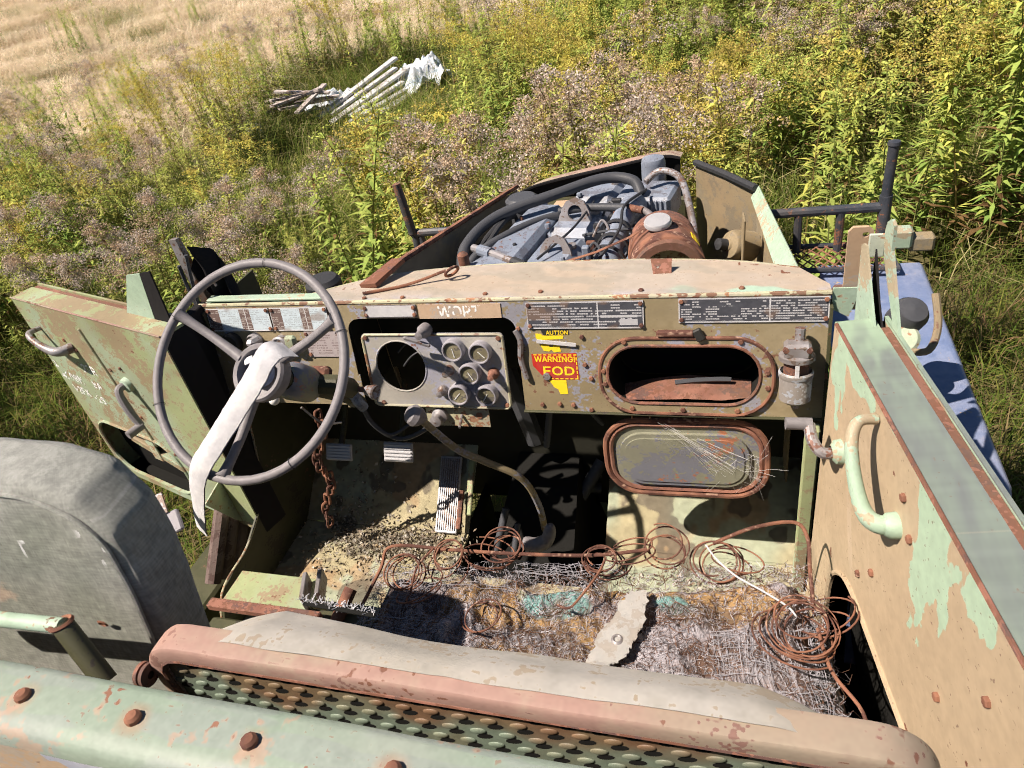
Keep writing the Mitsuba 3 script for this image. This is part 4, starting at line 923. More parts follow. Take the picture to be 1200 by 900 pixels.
part('hood_side__brace', rbox((.62, .80, 1.52), (.006, .05, .36), (unit(V(.98, .12, 0)), unit(V(-.12, .98, .2)), unit(np.cross(unit(V(.98, .12, 0)), unit(V(-.12, .98, .2))))), .002), 'hood_tan')
part('hood_side__horn', lathe([(.050, -.03), (.050, .045), (.044, .058), (.022, .064), (.018, .07), (0, .071)], axis_frame((.625, .86, 1.55), (-.75, -.5, .35)), 28), 'hood_tan')
part('hood_side__horn_bolt', lathe([(.02, .0), (.02, .03), (0, .034)], axis_frame(V(.615, .86, 1.55) + .062 * unit(V(-.75, -.5, .35)), (-.75, -.5, .35)), 12), 'rubber')
# nose: the front hood lip with its dark inner flange
nose = smooth_path([(-.255, 1.18, 1.605), (-.25, 1.21, 1.63), (-.21, 1.26, 1.643), (-.12, 1.31, 1.650), (.1, 1.36, 1.668), (.3, 1.42, 1.677), (.38, 1.43, 1.662)], 6)
part('hood_nose', cat_([quad_sheet([nose[k], nose[k + 1], nose[k + 1] + V(0, .17, -.035), nose[k] + V(0, .17, -.035)], .003) for k in range(len(nose) - 1)]), 'seat_frame_paint', 30)
part('hood_nose__inner_flange', cat_([quad_sheet([nose[k] + V(0, .002, -.003), nose[k + 1] + V(0, .002, -.003), nose[k + 1] + V(0, .03, -.11), nose[k] + V(0, .03, -.11)], .003) for k in range(len(nose) - 1)]), 'black_cloth_and_shade', 30)
part('hood_nose__edge', tube(nose, .007, 6), 'black_cloth_and_shade')
part('radiator', cbox((-.24, 1.22, 1.05), (.42, 1.31, 1.585), .01), 'dark_olive')
part('radiator__top_tank', cbox((-.10, 1.16, 1.565), (.22, 1.24, 1.60), .012), 'cowl_tan')
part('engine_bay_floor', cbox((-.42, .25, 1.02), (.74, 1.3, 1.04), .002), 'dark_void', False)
# engine
E = 'engine'
dv = unit(V(.16, 1, 0)); sv = unit(V(1, -.16, 0))
part('engine', cbox((-.05, .33, 1.10), (.30, 1.15, 1.55), .03), 'engine_paint', label='grey-blue engine in the open bay')
part('engine__intake_duct', rbox((-.095, .72, 1.63), (.14, .50, .14), (sv, dv, V(0, 0, 1)), .018), 'engine_paint')
part('engine__intake_duct', rbox((-.19, .56, 1.625), (.17, .20, .10), (sv, dv, V(0, 0, 1)), .02), 'engine_paint')
for yy in (.58, .84, 1.10):
    cx = .055 + (yy - .6) * .12
    part('engine__rocker_cover', rbox((cx, yy, 1.645), (.17, .23, .10), (sv, dv, V(0, 0, 1)), .025), 'engine_paint')
    part('engine__cover_bolt', lathe([(.016, 0), (.016, .012), (0, .016)], axis_frame((cx + .055, yy + .02, 1.695), (0, 0, 1)), 8), 'bare_steel')
ear = Polygon([(-.065, 0), (.065, 0), (.05, .055), (.032, .085), (0, .098), (-.032, .085), (-.05, .055)]).difference(Point(0, .048).buffer(.025))
for c in ((.06, .555, 1.655), (.078, .80, 1.675)):
    part('engine__lifting_eye', slab(ear, .012, frame(V(*c), sv, V(0, .35, 1)), -.006), 'bare_steel', False)
part('engine__exhaust_elbow', tube(smooth_path([(.20, .42, 1.58), (.215, .52, 1.63), (.225, .65, 1.67), (.24, .80, 1.69), (.26, .95, 1.68)], 6), np.interp(np.linspace(0, 1, 25), [0, .25, .5, .8, 1], [.060, .052, .038, .038, .045]), 14), 'engine_paint')
for yy, r in ((.78, .047), (.70, .05), (.62, .06)):
    part('engine__clamp', lathe([(r - .002, -.008), (r + .003, -.006), (r + .003, .006), (r - .002, .008)], axis_frame((.225 + (yy - .65) * .08, yy - .06, 1.655 + (yy - .62) * .16), dv), 22), 'rubber')
part('engine__oil_cooler', rbox((.295, 1.06, 1.64), (.20, .17, .10), (sv, dv, V(0, 0, 1)), .01), 'engine_paint')
for t in np.linspace(-.088, .088, 11):
    part('engine__cooler_fin', rbox(V(.295, 1.06, 1.64) - dv * .086 + sv * t, (.006, .012, .085), (sv, dv, V(0, 0, 1)), .002), 'engine_paint', False)
part('engine__thermostat', lathe([(.045, -.06), (.045, .06), (.040, .075), (.02, .082), (0, .083)], axis_frame((.30, 1.22, 1.67), (0, 0, 1)), 24), 'engine_paint')
part('engine__stud', tube([(.20, 1.18, 1.62), (.20, 1.18, 1.70)], .012, 8), 'rust')
part('engine__cross_pipe', tube([(-.23, .62, 1.70), (-.12, .545, 1.705), (-.02, .475, 1.70)], .013, 10), 'bare_steel')
part('engine__pipe_joint', tube([(-.20, .60, 1.70), (-.15, .565, 1.703)], .019, 10), 'engine_paint')
part('engine__pipe_joint', tube([(-.06, .503, 1.702), (-.015, .472, 1.70)], .017, 10), 'rubber')
part('engine__fuel_cup', lathe([(.0, -.03), (.018, -.025), (.018, .02), (.010, .028), (0, .03)], axis_frame((-.235, .53, 1.70), (0, 0, 1)), 14), 'rust_red')
part('engine__fuel_cup', lathe([(.025, -.06), (.03, -.035), (.03, -.028), (0, -.028)], axis_frame((-.235, .53, 1.70), (0, 0, 1)), 14), 'cream_paint')
part('engine__black_cap', lathe([(.0, .05), (.05, .05), (.062, .04), (.062, .025), (.05, .02), (.05, -.08)], axis_frame((-.165, 1.02, 1.66), (0, 0, 1)), 24), 'hose')
part('engine__filler', lathe([(.0, .03), (.02, .03), (.024, .0), (.024, -.05)], axis_frame((-.08, .98, 1.68), (0, 0, 1)), 14), 'blue_paint')
# hoses
part('engine__hose', tube(smooth_path([(-.24, .50, 1.64), (-.26, .62, 1.70), (-.19, .78, 1.735), (.0, .92, 1.75), (.15, 1.02, 1.755), (.25, 1.02, 1.74), (.28, .99, 1.70)], 10), .019, 12), 'hose')
part('engine__hose', tube(smooth_path([(-.25, .49, 1.63), (-.22, .60, 1.68), (-.13, .72, 1.70), (-.03, .84, 1.695), (.06, .90, 1.68)], 8), .014, 12), 'hose')
part('engine__hose', tube(smooth_path([(.02, .83, 1.72), (.12, .84, 1.725), (.26, .83, 1.72)], 8), .014, 12), 'hose')
part('engine__hose_end', tube(smooth_path([(.26, .83, 1.72), (.31, .80, 1.72)], 6), .012, 12), 'rust')
part('engine__hose', tube(smooth_path([(.30, .82, 1.72), (.34, .77, 1.71), (.355, .70, 1.68)], 8), .011, 12), 'bare_steel')
part('engine__hose', tube(smooth_path([(.29, 1.05, 1.72), (.34, 1.08, 1.745), (.41, 1.02, 1.74), (.45, .88, 1.70), (.475, .74, 1.64), (.48, .62, 1.58)], 8), .012, 12), 'bare_steel')
part('engine__wire', tube(smooth_path([(.12, .72, 1.68), (.22, .68, 1.71), (.32, .70, 1.70), (.38, .72, 1.68)], 8), .005, 8), 'hose')
rg_ = np.random.default_rng(15)
for k in range(3):
    y0 = .52 + .16 * k
    part('engine__injector_line', tube(smooth_path([(.155 + .02 * k * .3, y0, 1.69), (.19, y0 + .03, 1.725 + .01 * rg_.random()), (.215, y0 - .01, 1.70), (.17, y0 - .06, 1.65)], 6), .0042, 6), 'bare_steel' if k % 2 else 'hose')
for k in range(14):
    x, y = rg_.uniform(-.16, .24), rg_.uniform(.46, 1.10)
    part('engine__bolt', bolt((x + .12 * (y - .6), y, 1.698), (0, 0, 1), rg_.uniform(.006, .011), rg_.uniform(.008, .018)), ('rust', 'engine_paint', 'rubber')[k % 3])
for k in range(3):
    x, y = rg_.uniform(.12, .24), rg_.uniform(.5, 1.0)
    part('engine__bracket', rbox((x, y, 1.69 + .02 * rg_.random()), (rg_.uniform(.02, .05), rg_.uniform(.015, .03), rg_.uniform(.02, .05)), None, .003), ('rubber', 'engine_paint', 'rust')[k % 3])
part('engine__hose', tube(smooth_path([(-.22, .58, 1.66), (-.16, .80, 1.72), (-.10, .98, 1.70), (.02, 1.08, 1.69)], 8), .009, 8), 'rubber')
part('engine__hose', tube(smooth_path([(-.28, .66, 1.62), (-.22, .90, 1.66), (-.14, 1.08, 1.64)], 8), .012, 8), 'rubber')
part('engine__wire', tube(smooth_path([(.20, .46, 1.70), (.26, .60, 1.745), (.25, .80, 1.74), (.30, .98, 1.72)], 8), .005, 6), 'rubber')
part('engine__wire', tube(smooth_path([(.02, .50, 1.71), (.10, .66, 1.73), (.13, .9, 1.72)], 8), .004, 6), 'rubber')
# air cleaner drum with straps
AC = axis_frame((.40, .555, 1.668), unit(V(-.15, .97, -.10)))
part('air_cleaner', lathe([(.078, -.145), (.100, -.145), (.105, -.138), (.105, .14), (.095, .16), (.05, .165), (0, .165)], AC, 40), 'rust_red', label='rusty red air cleaner drum beside the engine')
for z in (-.10, .03):
    part('air_cleaner__band', lathe([(.104, z - .028), (.110, z - .025), (.110, z + .025), (.104, z + .028)], AC, 40), 'rust')
part('air_cleaner__inside', lathe([(.086, -.143), (.086, -.02), (0, -.02)], AC, 30), 'cream_paint')
part('air_cleaner__cap', lathe([(.0, .016), (.036, .014), (.040, .008), (.040, 0), (.03, -.01), (.02, -.02)], axis_frame((.385, .545, 1.786), (.0, -.15, 1)), 26), 'pad_metal')
part('air_cleaner__strap', cat_([rbox((np.array(a) + b) / 2, (.012, np.linalg.norm(np.array(b) - a) + .006, .003), (unit(np.cross(np.array(b, float) - a, V(0, 0, 1))), unit(np.array(b, float) - a), unit(np.cross(np.cross(np.array(b, float) - a, V(0, 0, 1)), np.array(b, float) - a))), .001) for a, b in (((.11, .46, 1.715), (.21, .48, 1.735)), ((.21, .48, 1.735), (.31, .51, 1.765)), ((.31, .51, 1.765), (.36, .54, 1.79)))]), 'rust')
part('air_cleaner__label', cat_([rbox(AC[:3, 3] + .1075 * (math.cos(a) * AC[:3, 0] + math.sin(a) * AC[:3, 1]) - AC[:3, 2] * .03, (.02, .05, .002), (-math.sin(a) * AC[:3, 0] + math.cos(a) * AC[:3, 1], AC[:3, 2], math.cos(a) * AC[:3, 0] + math.sin(a) * AC[:3, 1]), .0005) for a in np.arange(2) * .13 + math.atan2(V(.75, -.1, .62) @ AC[:3, 1], V(.75, -.1, .62) @ AC[:3, 0])]), 'yellow_ink', False)
part('hood_prop_bracket', slab(Polygon([(-.025, 0), (.025, 0), (.022, -.075), (.0, -.095), (-.014, -.07)]).difference(unary := shapely.union_all([Point(-.008, -.02).buffer(.003), Point(.008, -.045).buffer(.003)])), .004, frame(V(.435, .155, 1.868), V(1, .05, 0), V(.03, .55, .55))), 'rust_red', False)
part('hood_hinge', jitter(slab(Polygon([(0, 0), (.06, .11), (.10, .10), (.055, -.01)]), .012, frame(V(-.36, .10, 1.842), V(1, 0, .15), V(0, 1, .10))), .002, 40, 1), 'rust_red', False)
# left fender stub, right blue fender
fp = [(.80, .95), (1.13, .95), (1.165, .86), (1.175, .15), (1.19, -.02)]
fr = grid(lambda u, v: np.stack([.87 + (1.175 - .87) * np.minimum(v * 1.15, 1) + .022 * np.sin(np.clip((v - .87) / .13, 0, 1) * np.pi / 2),
                                 .95 - u * 1.30 + 0 * v,
                                 1.42 - .05 * np.clip((v - .86) / .14, 0, 1) ** 2 * 1.0 - .26 * np.clip((v - .93) / .07, 0, 1) - .55 * np.clip((u - .80) / .20, 0, 1) ** 1.4], -1), 80, 40)
part('fender', fr, 'blue_paint', True, label='faded blue right front fender')
part('fender', grid(lambda u, v: np.stack([-.45 - v * .50, 1.0 - u * .72, 1.40 - .12 * np.clip((v - .9) / .1, 0, 1) - .45 * np.clip((u - .6) / .4, 0, 1) ** 1.5], -1), 30, 20), 'dark_olive', True)
part('running_board', cbox((.80, -.95, .78), (1.15, -.40, .82), .01), 'dark_olive')
part('fender__intake_cap', lathe([(0, .03), (.045, .028), (.055, .015), (.055, -.01), (.04, -.02), (.035, -.40)], axis_frame((-.60, .28, 1.755), (0, 0, 1)), 22), 'rubber')
# tyres under the fenders (just seen from the side)
for x in (.98, -.75):
    part('wheel', lathe([(.18, -.11), (.42, -.12), (.50, -.09), (.52, -.04), (.52, .04), (.50, .09), (.42, .12), (.18, .11)], axis_frame((x, .50, .52), (1, 0, 0)), 40), 'rubber')
# side lamp bracket on the fender
part('fender__lamp_body', lathe([(.0, .035), (.032, .03), (.042, .012), (.042, -.04), (.03, -.055), (0, -.055)], axis_frame((1.005, .235, 1.655), (.2, -.5, .8)), 24), 'hose')
part('fender__lamp_lens', lathe([(.0, .012), (.035, .008), (.042, 0)], axis_frame((.985, .185, 1.62), (-.1, -.6, .75)), 20), 'pale_green')
part('fender__lamp_bracket', tube([(1.01, .24, 1.63), (1.02, .28, 1.42)], .022, 10), 'hose')
part('fender__lamp_guard', tube(smooth_path([(1.0, .16, 1.60), (1.04, .15, 1.61), (1.06, .19, 1.65), (1.055, .24, 1.71)], 5), .009, 8), 'hood_tan')
# pipe rack with expanded metal on the fender
PY = 1.0
part('rack', tube([(.70, PY, 1.595), (1.06, PY, 1.60)], .016, 10), 'black_pipe', label='black pipe rack with an expanded metal shelf')
part('rack__upright', tube([(1.062, PY, 1.46), (1.060, PY, 1.64)], .020, 12), 'black_pipe')
part('rack__upright', tube([(1.060, PY, 1.64), (1.062, PY + .0, 1.80)], .016, 12), 'black_pipe')
part('rack__cap', lathe([(.017, 0), (.02, .004), (.018, .014), (0, .017)], axis_frame((1.062, PY, 1.80), (0, 0, 1)), 14), 'black_pipe')
for x in (.80, .93):
    part('rack__post', tube([(x, PY, 1.45), (x, PY, 1.59)], .014, 10), 'black_pipe')
part('rack__shelf_frame', tube([(.70, .86, 1.45), (1.10, .86, 1.45), (1.10, 1.04, 1.45), (.70, 1.04, 1.45)], .010, 8, closed=True), 'black_pipe')
ex = []
for k in range(-5, 16):
    x = .70 + k * .033
    for s in (1, -1):
        a, b = V(x, .865, 1.452), V(x + s * .105, 1.035, 1.452)
        t0, t1 = 0.0, 1.0
        dxx = b[0] - a[0]
        lo, hi = sorted(((.705 - a[0]) / dxx, (1.095 - a[0]) / dxx))
        t0, t1 = max(0, lo), min(1, hi)
        if t1 > t0: ex.append(rbox((a + (b - a) * (t0 + t1) / 2), (np.linalg.norm(b - a) * (t1 - t0), .005, .003), (unit(b - a), unit(np.cross(V(0, 0, 1), b - a)), V(0, 0, 1)), .0008))
part('rack__expanded_metal', cat_(ex), 'rust', False, kind='stuff')
part('rack', tube([(-.62, PY, 1.595), (-.30, PY, 1.60)], .016, 10), 'black_pipe')
part('rack__upright', tube([(-.63, PY, 1.40), (-.62, PY, 1.58), (-.625, PY - .01, 1.60), (-.645, PY, 1.80)], .017, 12), 'black_pipe')
part('rack__post', tube([(-.575, PY, 1.42), (-.60, PY, 1.58)], .014, 12), 'black_pipe')
# windshield pivot parts on the right cowl corner
part('pivot_plate', slab(Polygon([(-.012, 0), (.024, 0), (.030, .19), (.020, .20), (-.008, .20), (-.016, .19)]).difference(Point(.016, .183).buffer(.006)), .007, frame(V(.835, .03, 1.80), V(1, 0, 0), V(.02, -.1, 1))), 'cowl_tan', False, label='tan drilled windshield pivot plate on the right cowl corner')
part('pivot_plate__nut', bolt((.815, .03, 1.842), (0, -1, .3), .016, .014), 'rust_red')
part('pivot_clamp', rbox((.905, -.02, 1.985), (.045, .03, .04), None, .005), 'mint')
part('pivot_clamp__knob', rbox((.945, -.015, 1.972), (.045, .028, .032), None, .005), 'hood_tan')
part('pivot_clamp__tab', rbox((.87, -.01, 1.965), (.03, .006, .05), None, .002), 'pale_green')
# tattered black canvas and a weathered post at the left windshield corner
part('windshield_post', jitter(hull([(-.862, .06, 1.78), (-.835, .06, 1.78), (-.862, .085, 1.78), (-.835, .085, 1.78), (-.868, .055, 2.03), (-.845, .055, 2.03), (-.868, .075, 2.03), (-.845, .075, 2.03)]).subdivide().subdivide(), .006, 18, 3), 'bare_steel', 30)
def drape(u, v):
    x = -.845 + u * .13 + .02 * np.sin(v * 5); z = 2.01 - v * .42 - .10 * (u - .3) ** 2 * 8 * (1 - v) ; y = .05 + .05 * u + .025 * np.sin(u * 15 + v * 2) + .03 * v
    return np.stack([x, y, z], -1)
part('torn_canvas', jitter(grid(drape, 40, 40), .010, 14, 8), 'black_cloth_and_shade', True, label='tattered black canvas hanging at the left windshield corner')
part('torn_canvas__strip', tube(smooth_path([(-.80, .02, 2.0), (-.815, .015, 1.93), (-.83, .01, 1.84)], 5), .005, 6), 'hose')
part('torn_canvas__strip', tube(smooth_path([(-.84, .02, 1.97), (-.845, .02, 1.90), (-.835, .01, 1.84)], 5), .005, 6), 'hose')
part('cowl_hook', tube([(-.757, .03, 1.90), (-.765, .03, 1.925), (-.755, .03, 1.93)], .0035, 6), 'bare_steel')
# battery box seen through the open door
part('battery_box', cbox((-1.12, -.42, .70), (-.96, .10, 1.0), .01), 'dark_olive')
bs('brown_ribs', paint((.13, .095, .085), (.16, .12, .105), (.08, .05, .045), 9, .62, .8, 1.1), .8, .2)
for k in range(6):
    part('battery_box__rib', tube([(-.94, -.16 + .042 * k, 1.215 - .03 * k), (-.94, -.33 + .042 * k, 1.05 - .03 * k)], .024, 8), 'brown_ribs')
part('battery_box__lid', slab(Polygon([(-.24, 1.31), (-.11, 1.335), (-.09, 1.14), (-.125, 1.105), (-.17, 1.17)]), .004, frame(V(-.905, 0, 0), V(0, 1, 0), V(0, 0, 1))), 'pale_green', False)
part('cab_corner', quad_sheet([(.93, -.93, 1.88), (1.0, -.95, 1.88), (1.0, -.98, 1.3), (.90, -.96, 1.3)]), 'mint', False)

# ------------------------------------------------------------------ loose things in the cab
# rusty chain
ch = []
a0, a1 = V(-.505, -.10, 1.545), V(-.605, -.10, 1.13)
N = 15
for k in range(N):
    c = a0 + (a1 - a0) * k / (N - 1) + V(.012 * math.sin(k * .9), .012 * math.cos(k * .7), 0)
    t = np.arange(20) * 2 * np.pi / 20
    L = np.stack([.0105 * np.cos(t), np.clip(1.5 * np.sin(t), -1, 1) * .020, 0 * t], -1)
    d = unit(a1 - a0); s1 = unit(np.cross(d, V(0, 1, 0))); s2 = np.cross(d, s1)
    w = (0.5 if k % 2 else -1.0) + .3 * rng.normal()
    s = s1 * math.cos(w) + s2 * math.sin(w)
    ch.append((c, tube(c + L[:, :1] * s + L[:, 1:2] * d, .0042, 6, closed=True)))
tag('rusty_chain', 'rusty steel chain hanging under the dashboard beside the clutch pedal', 'chain')
taken.add('rusty_chain')
for c, m in ch:
    add('rusty_chain__link', m, 'rust')
# white strap from the wheel hub
def strap(u, v):
    c = smooth_path([(-.285, -.35, 1.945), (-.303, -.387, 1.963), (-.35, -.42, 1.911), (-.40, -.455, 1.855), (-.45, -.489, 1.80), (-.498, -.523, 1.744), (-.535, -.532, 1.67), (-.588, -.528, 1.545)], 10)
    n_ = len(c); idx = (v * (n_ - 1)); i0 = np.clip(idx.astype(int), 0, n_ - 2); f_ = (idx - i0)[..., None]
    p = c[i0] * (1 - f_) + c[i0 + 1] * f_
    w = np.interp(v, [0, .1, .6, .85, 1], [.054, .056, .055, .054, .040])[..., None]
    side = unit(V(.82, -.40, -.40))
    bow = (.006 * np.cos((u - .5) * np.pi) * np.sin(v * 3))[..., None] * unit(V(.05, -.66, .75))
    return p + side * (u - .5)[..., None] * w + bow
sg = jitter(jitter(grid(strap, 18, 90), .0022, 14, 6), .0014, 55, 2)
bk = sg.copy(); bk.vertices = bk.vertices - unit(V(.05, -.66, .75)) * .004
sg = cat_([sg, bk])
add('white_strap', sg, 'white_tape', True, label='white webbing strap tied round the steering wheel hub', cat='strap')
add('seat_belt_buckle', rbox((-.585, -.575, 1.63), (.030, .050, .014), (unit(V(.8, .5, .2)), unit(V(-.5, .6, .65)), unit(np.cross(V(.8, .5, .2), V(-.5, .6, .65)))), .003), 'bezel', label='shiny metal seat belt buckle at the lower end of the white strap', cat='buckle')
add('seat_belt_buckle__tongue', rbox((-.62, -.56, 1.665), (.028, .05, .004), (unit(V(.8, .5, .2)), unit(V(-.5, .6, .65)), unit(np.cross(V(.8, .5, .2), V(-.5, .6, .65)))), .001), 'bare_steel')
# rod on the cowl
rod = smooth_path([(-.325, .045, cowl_z(-.325, .045) + .006), (-.22, .09, 1.853), (-.115, .128, 1.872)], 6)
rg = V(-.10, .130, 1.868)[None] + .019 * (np.cos(ang[::3])[:, None] * unit(V(.6, -.2, .75))[None] + np.sin(ang[::3])[:, None] * unit(V(.5, .8, -.2))[None])
add('hood_rod', cat_([tube(rod, .0042, 8), tube(rg, .0042, 8, closed=True)]), 'rust', label='bent rod with a ring end lying on the tan cowl', cat='rod')
# scrap of canvas with a grommet, white cord
fs = Polygon([(.375, -.455), (.415, -.45), (.43, -.47), (.432, -.50), (.445, -.52), (.44, -.57), (.435, -.61), (.405, -.645), (.37, -.66), (.345, -.655), (.355, -.60), (.345, -.56), (.365, -.52), (.36, -.49)])
rj = np.random.default_rng(12)
fs = Polygon([(.39 + (x - .39) * .80 + .25 * (y + .555) + rj.normal(0, .0022), y + rj.normal(0, .0022)) for x, y in [fs.exterior.interpolate(k / 120, normalized=True).coords[0] for k in range(120)]]).buffer(0)
fs = max(getattr(fs, 'geoms', [fs]), key=lambda g: g.area)
fm = trimesh.creation.extrude_polygon(fs, .003, engine='earcut').subdivide_to_size(.012)
v_ = np.array(fm.vertices); v_[:, 2] += np.maximum(pad_h(v_[:, 0], v_[:, 1]), 1.375) + .012 + .012 * (meshkit.fbm(v_ * 14, 3, 3) - .3)
v_[:, :2] += .004 * (np.stack([meshkit.noise(v_ * 120, 1), meshkit.noise(v_ * 120, 2)], -1) - .5)
add('canvas_scrap', trimesh.Trimesh(v_, fm.faces, process=True), 'grey_canvas', 40, label='torn pale canvas scrap with a metal eyelet lying on the seat stuffing', cat='scrap of cloth')
add('canvas_scrap__eyelet', lathe([(.006, .004), (.0085, .006), (.0125, .003), (.0125, -.004)], axis_frame((.392, -.575, float(np.maximum(pad_h(np.array([.392]), np.array([-.575])), 1.375)[0]) + .016), (0, 0, 1)), 22), 'bare_steel')
add('white_cord', tube(smooth_path([(.555, -.345, 1.435), (.58, -.375, 1.425), (.62, -.41, 1.42), (.67, -.44, 1.42), (.715, -.475, 1.425), (.73, -.50, 1.43)], 6), .0021, 8), 'white_tape', label='short white cord lying across the front springs of the seat', cat='cord')
# litter on the floor
def litter(n, cx, cy, sx, sy, seed, z0=1.001):
    r = np.random.default_rng(seed)
    c = np.stack([cx + sx * r.normal(size=n), cy + sy * r.normal(size=n), 0 * r.random(n)], -1)
    c[:, 2] = z0 + np.maximum(0, c[:, 1]) * .8 + .012 * r.random(n)
    a = r.normal(size=(n, 3)); a /= np.linalg.norm(a, axis=1, keepdims=True); b = np.cross(a, r.normal(size=(n, 3))); b /= np.linalg.norm(b, axis=1, keepdims=True)
    s = r.uniform(.002, .009, (n, 1))
    v = np.stack([c - a * s, c + b * s * .5, c + a * s, c - b * s * .5 + V(0, 0, .002)], 1).reshape(-1, 3)
    k = (np.arange(n) * 4)[:, None]
    f_ = np.vstack([k + [[0, 1, 2]], k + [[0, 2, 3]]])
    col = np.array([(.36, .33, .27), (.30, .25, .18), (.20, .16, .12), (.42, .39, .34)])[r.integers(0, 4, n)] * r.uniform(.7, 1.2, (n, 1))
    return trimesh.Trimesh(v, f_, process=False), np.repeat(col, 4, 0)
la, lb, lc = litter(2200, -.40, -.07, .10, .045, 3), litter(900, -.62, -.05, .08, .12, 4), litter(700, .62, -.12, .12, .04, 5)
add('leaf_litter', cat_([la[0], lb[0], lc[0]]), 'vcol', False, color=np.clip(np.vstack([la[1], lb[1], lc[1]]), 0, 1), label='dry crumbled leaf litter scattered on the cab floor', cat='leaf litter', kind='stuff')
# cobweb on the glove box lid
r = np.random.default_rng(9)
cob = []
for k in range(40):
    a = V(.44 + .01 * r.normal(), -.085, 1.560); b = V(.63 + .03 * r.normal(), -.066, 1.375 + .03 * r.normal())
    t = np.sort(r.random(2)); p, q_ = a + (b - a) * t[0], a + (b - a) * t[1]
    cob.append(tube([p, (p + q_) / 2 - V(0, 0, .004 * r.random()), q_], .00026, 3, caps=False))
for k in range(70):
    b = V(.62 + .03 * r.normal(), -.066, 1.385 + .025 * r.normal()); cob.append(tube([b, b + .03 * r.normal(size=3) * V(1, .2, 1)], .00022, 3, caps=False))
add('cobweb', cat_(cob), 'white_paint', False, label='dusty cobweb strung over the hanging glove box lid', cat='cobweb')

tag(TR, 'stripped roofless military truck with peeling tan and green paint and an open engine bay', 'truck')
# ------------------------------------------------------------------ plants
def leaves_mesh(base, d, L, w, droop, col, r):
    n = len(base)
    up = V(0, 0, 1)[None]
    side = np.cross(d, up); side /= np.linalg.norm(side, axis=1, keepdims=True) + 1e-9
    L, w, droop = (np.broadcast_to(np.asarray(a, float), (n,))[:, None] for a in (L, w, droop))
    mid = base + d * L * .45 - up * droop * L * .12
    tip = base + d * L - up * droop * L * .55
    v = np.stack([base, mid - side * w, mid + side * w, tip], 1).reshape(-1, 3)
    k = (np.arange(n) * 4)[:, None]
    return v, np.vstack([k + [[0, 2, 1]], k + [[1, 2, 3]]]), np.repeat(col, 4, 0)

def bits_mesh(c, s, col, r):
    n = len(c)
    a = r.normal(size=(n, 3)); a /= np.linalg.norm(a, axis=1, keepdims=True)
    b = np.cross(a, r.normal(size=(n, 3))); b /= np.linalg.norm(b, axis=1, keepdims=True)
    s = np.broadcast_to(np.asarray(s, float), (n,))[:, None]
    v = np.stack([c - a * s, c + b * s * .7, c + a * s, c - b * s * .7], 1).reshape(-1, 3)
    k = (np.arange(n) * 4)[:, None]
    return v, np.vstack([k + [[0, 1, 2]], k + [[0, 2, 3]]]), np.repeat(col, 4, 0)

def join(ms):
    vs, fs, cs, o = [], [], [], 0
    for v, f, c in ms:
        vs.append(v); fs.append(f + o); cs.append(c); o += len(v)
    return trimesh.Trimesh(np.vstack(vs), np.vstack(fs), process=False), np.clip(np.vstack(cs), 0, 1)

def stem_mesh(p, r0, r1, col):
    m = tube(p, np.linspace(r0, r1, len(p)), 3, caps=False)
    return np.array(m.vertices), np.array(m.faces), np.repeat(np.array(col)[None], len(m.vertices), 0)

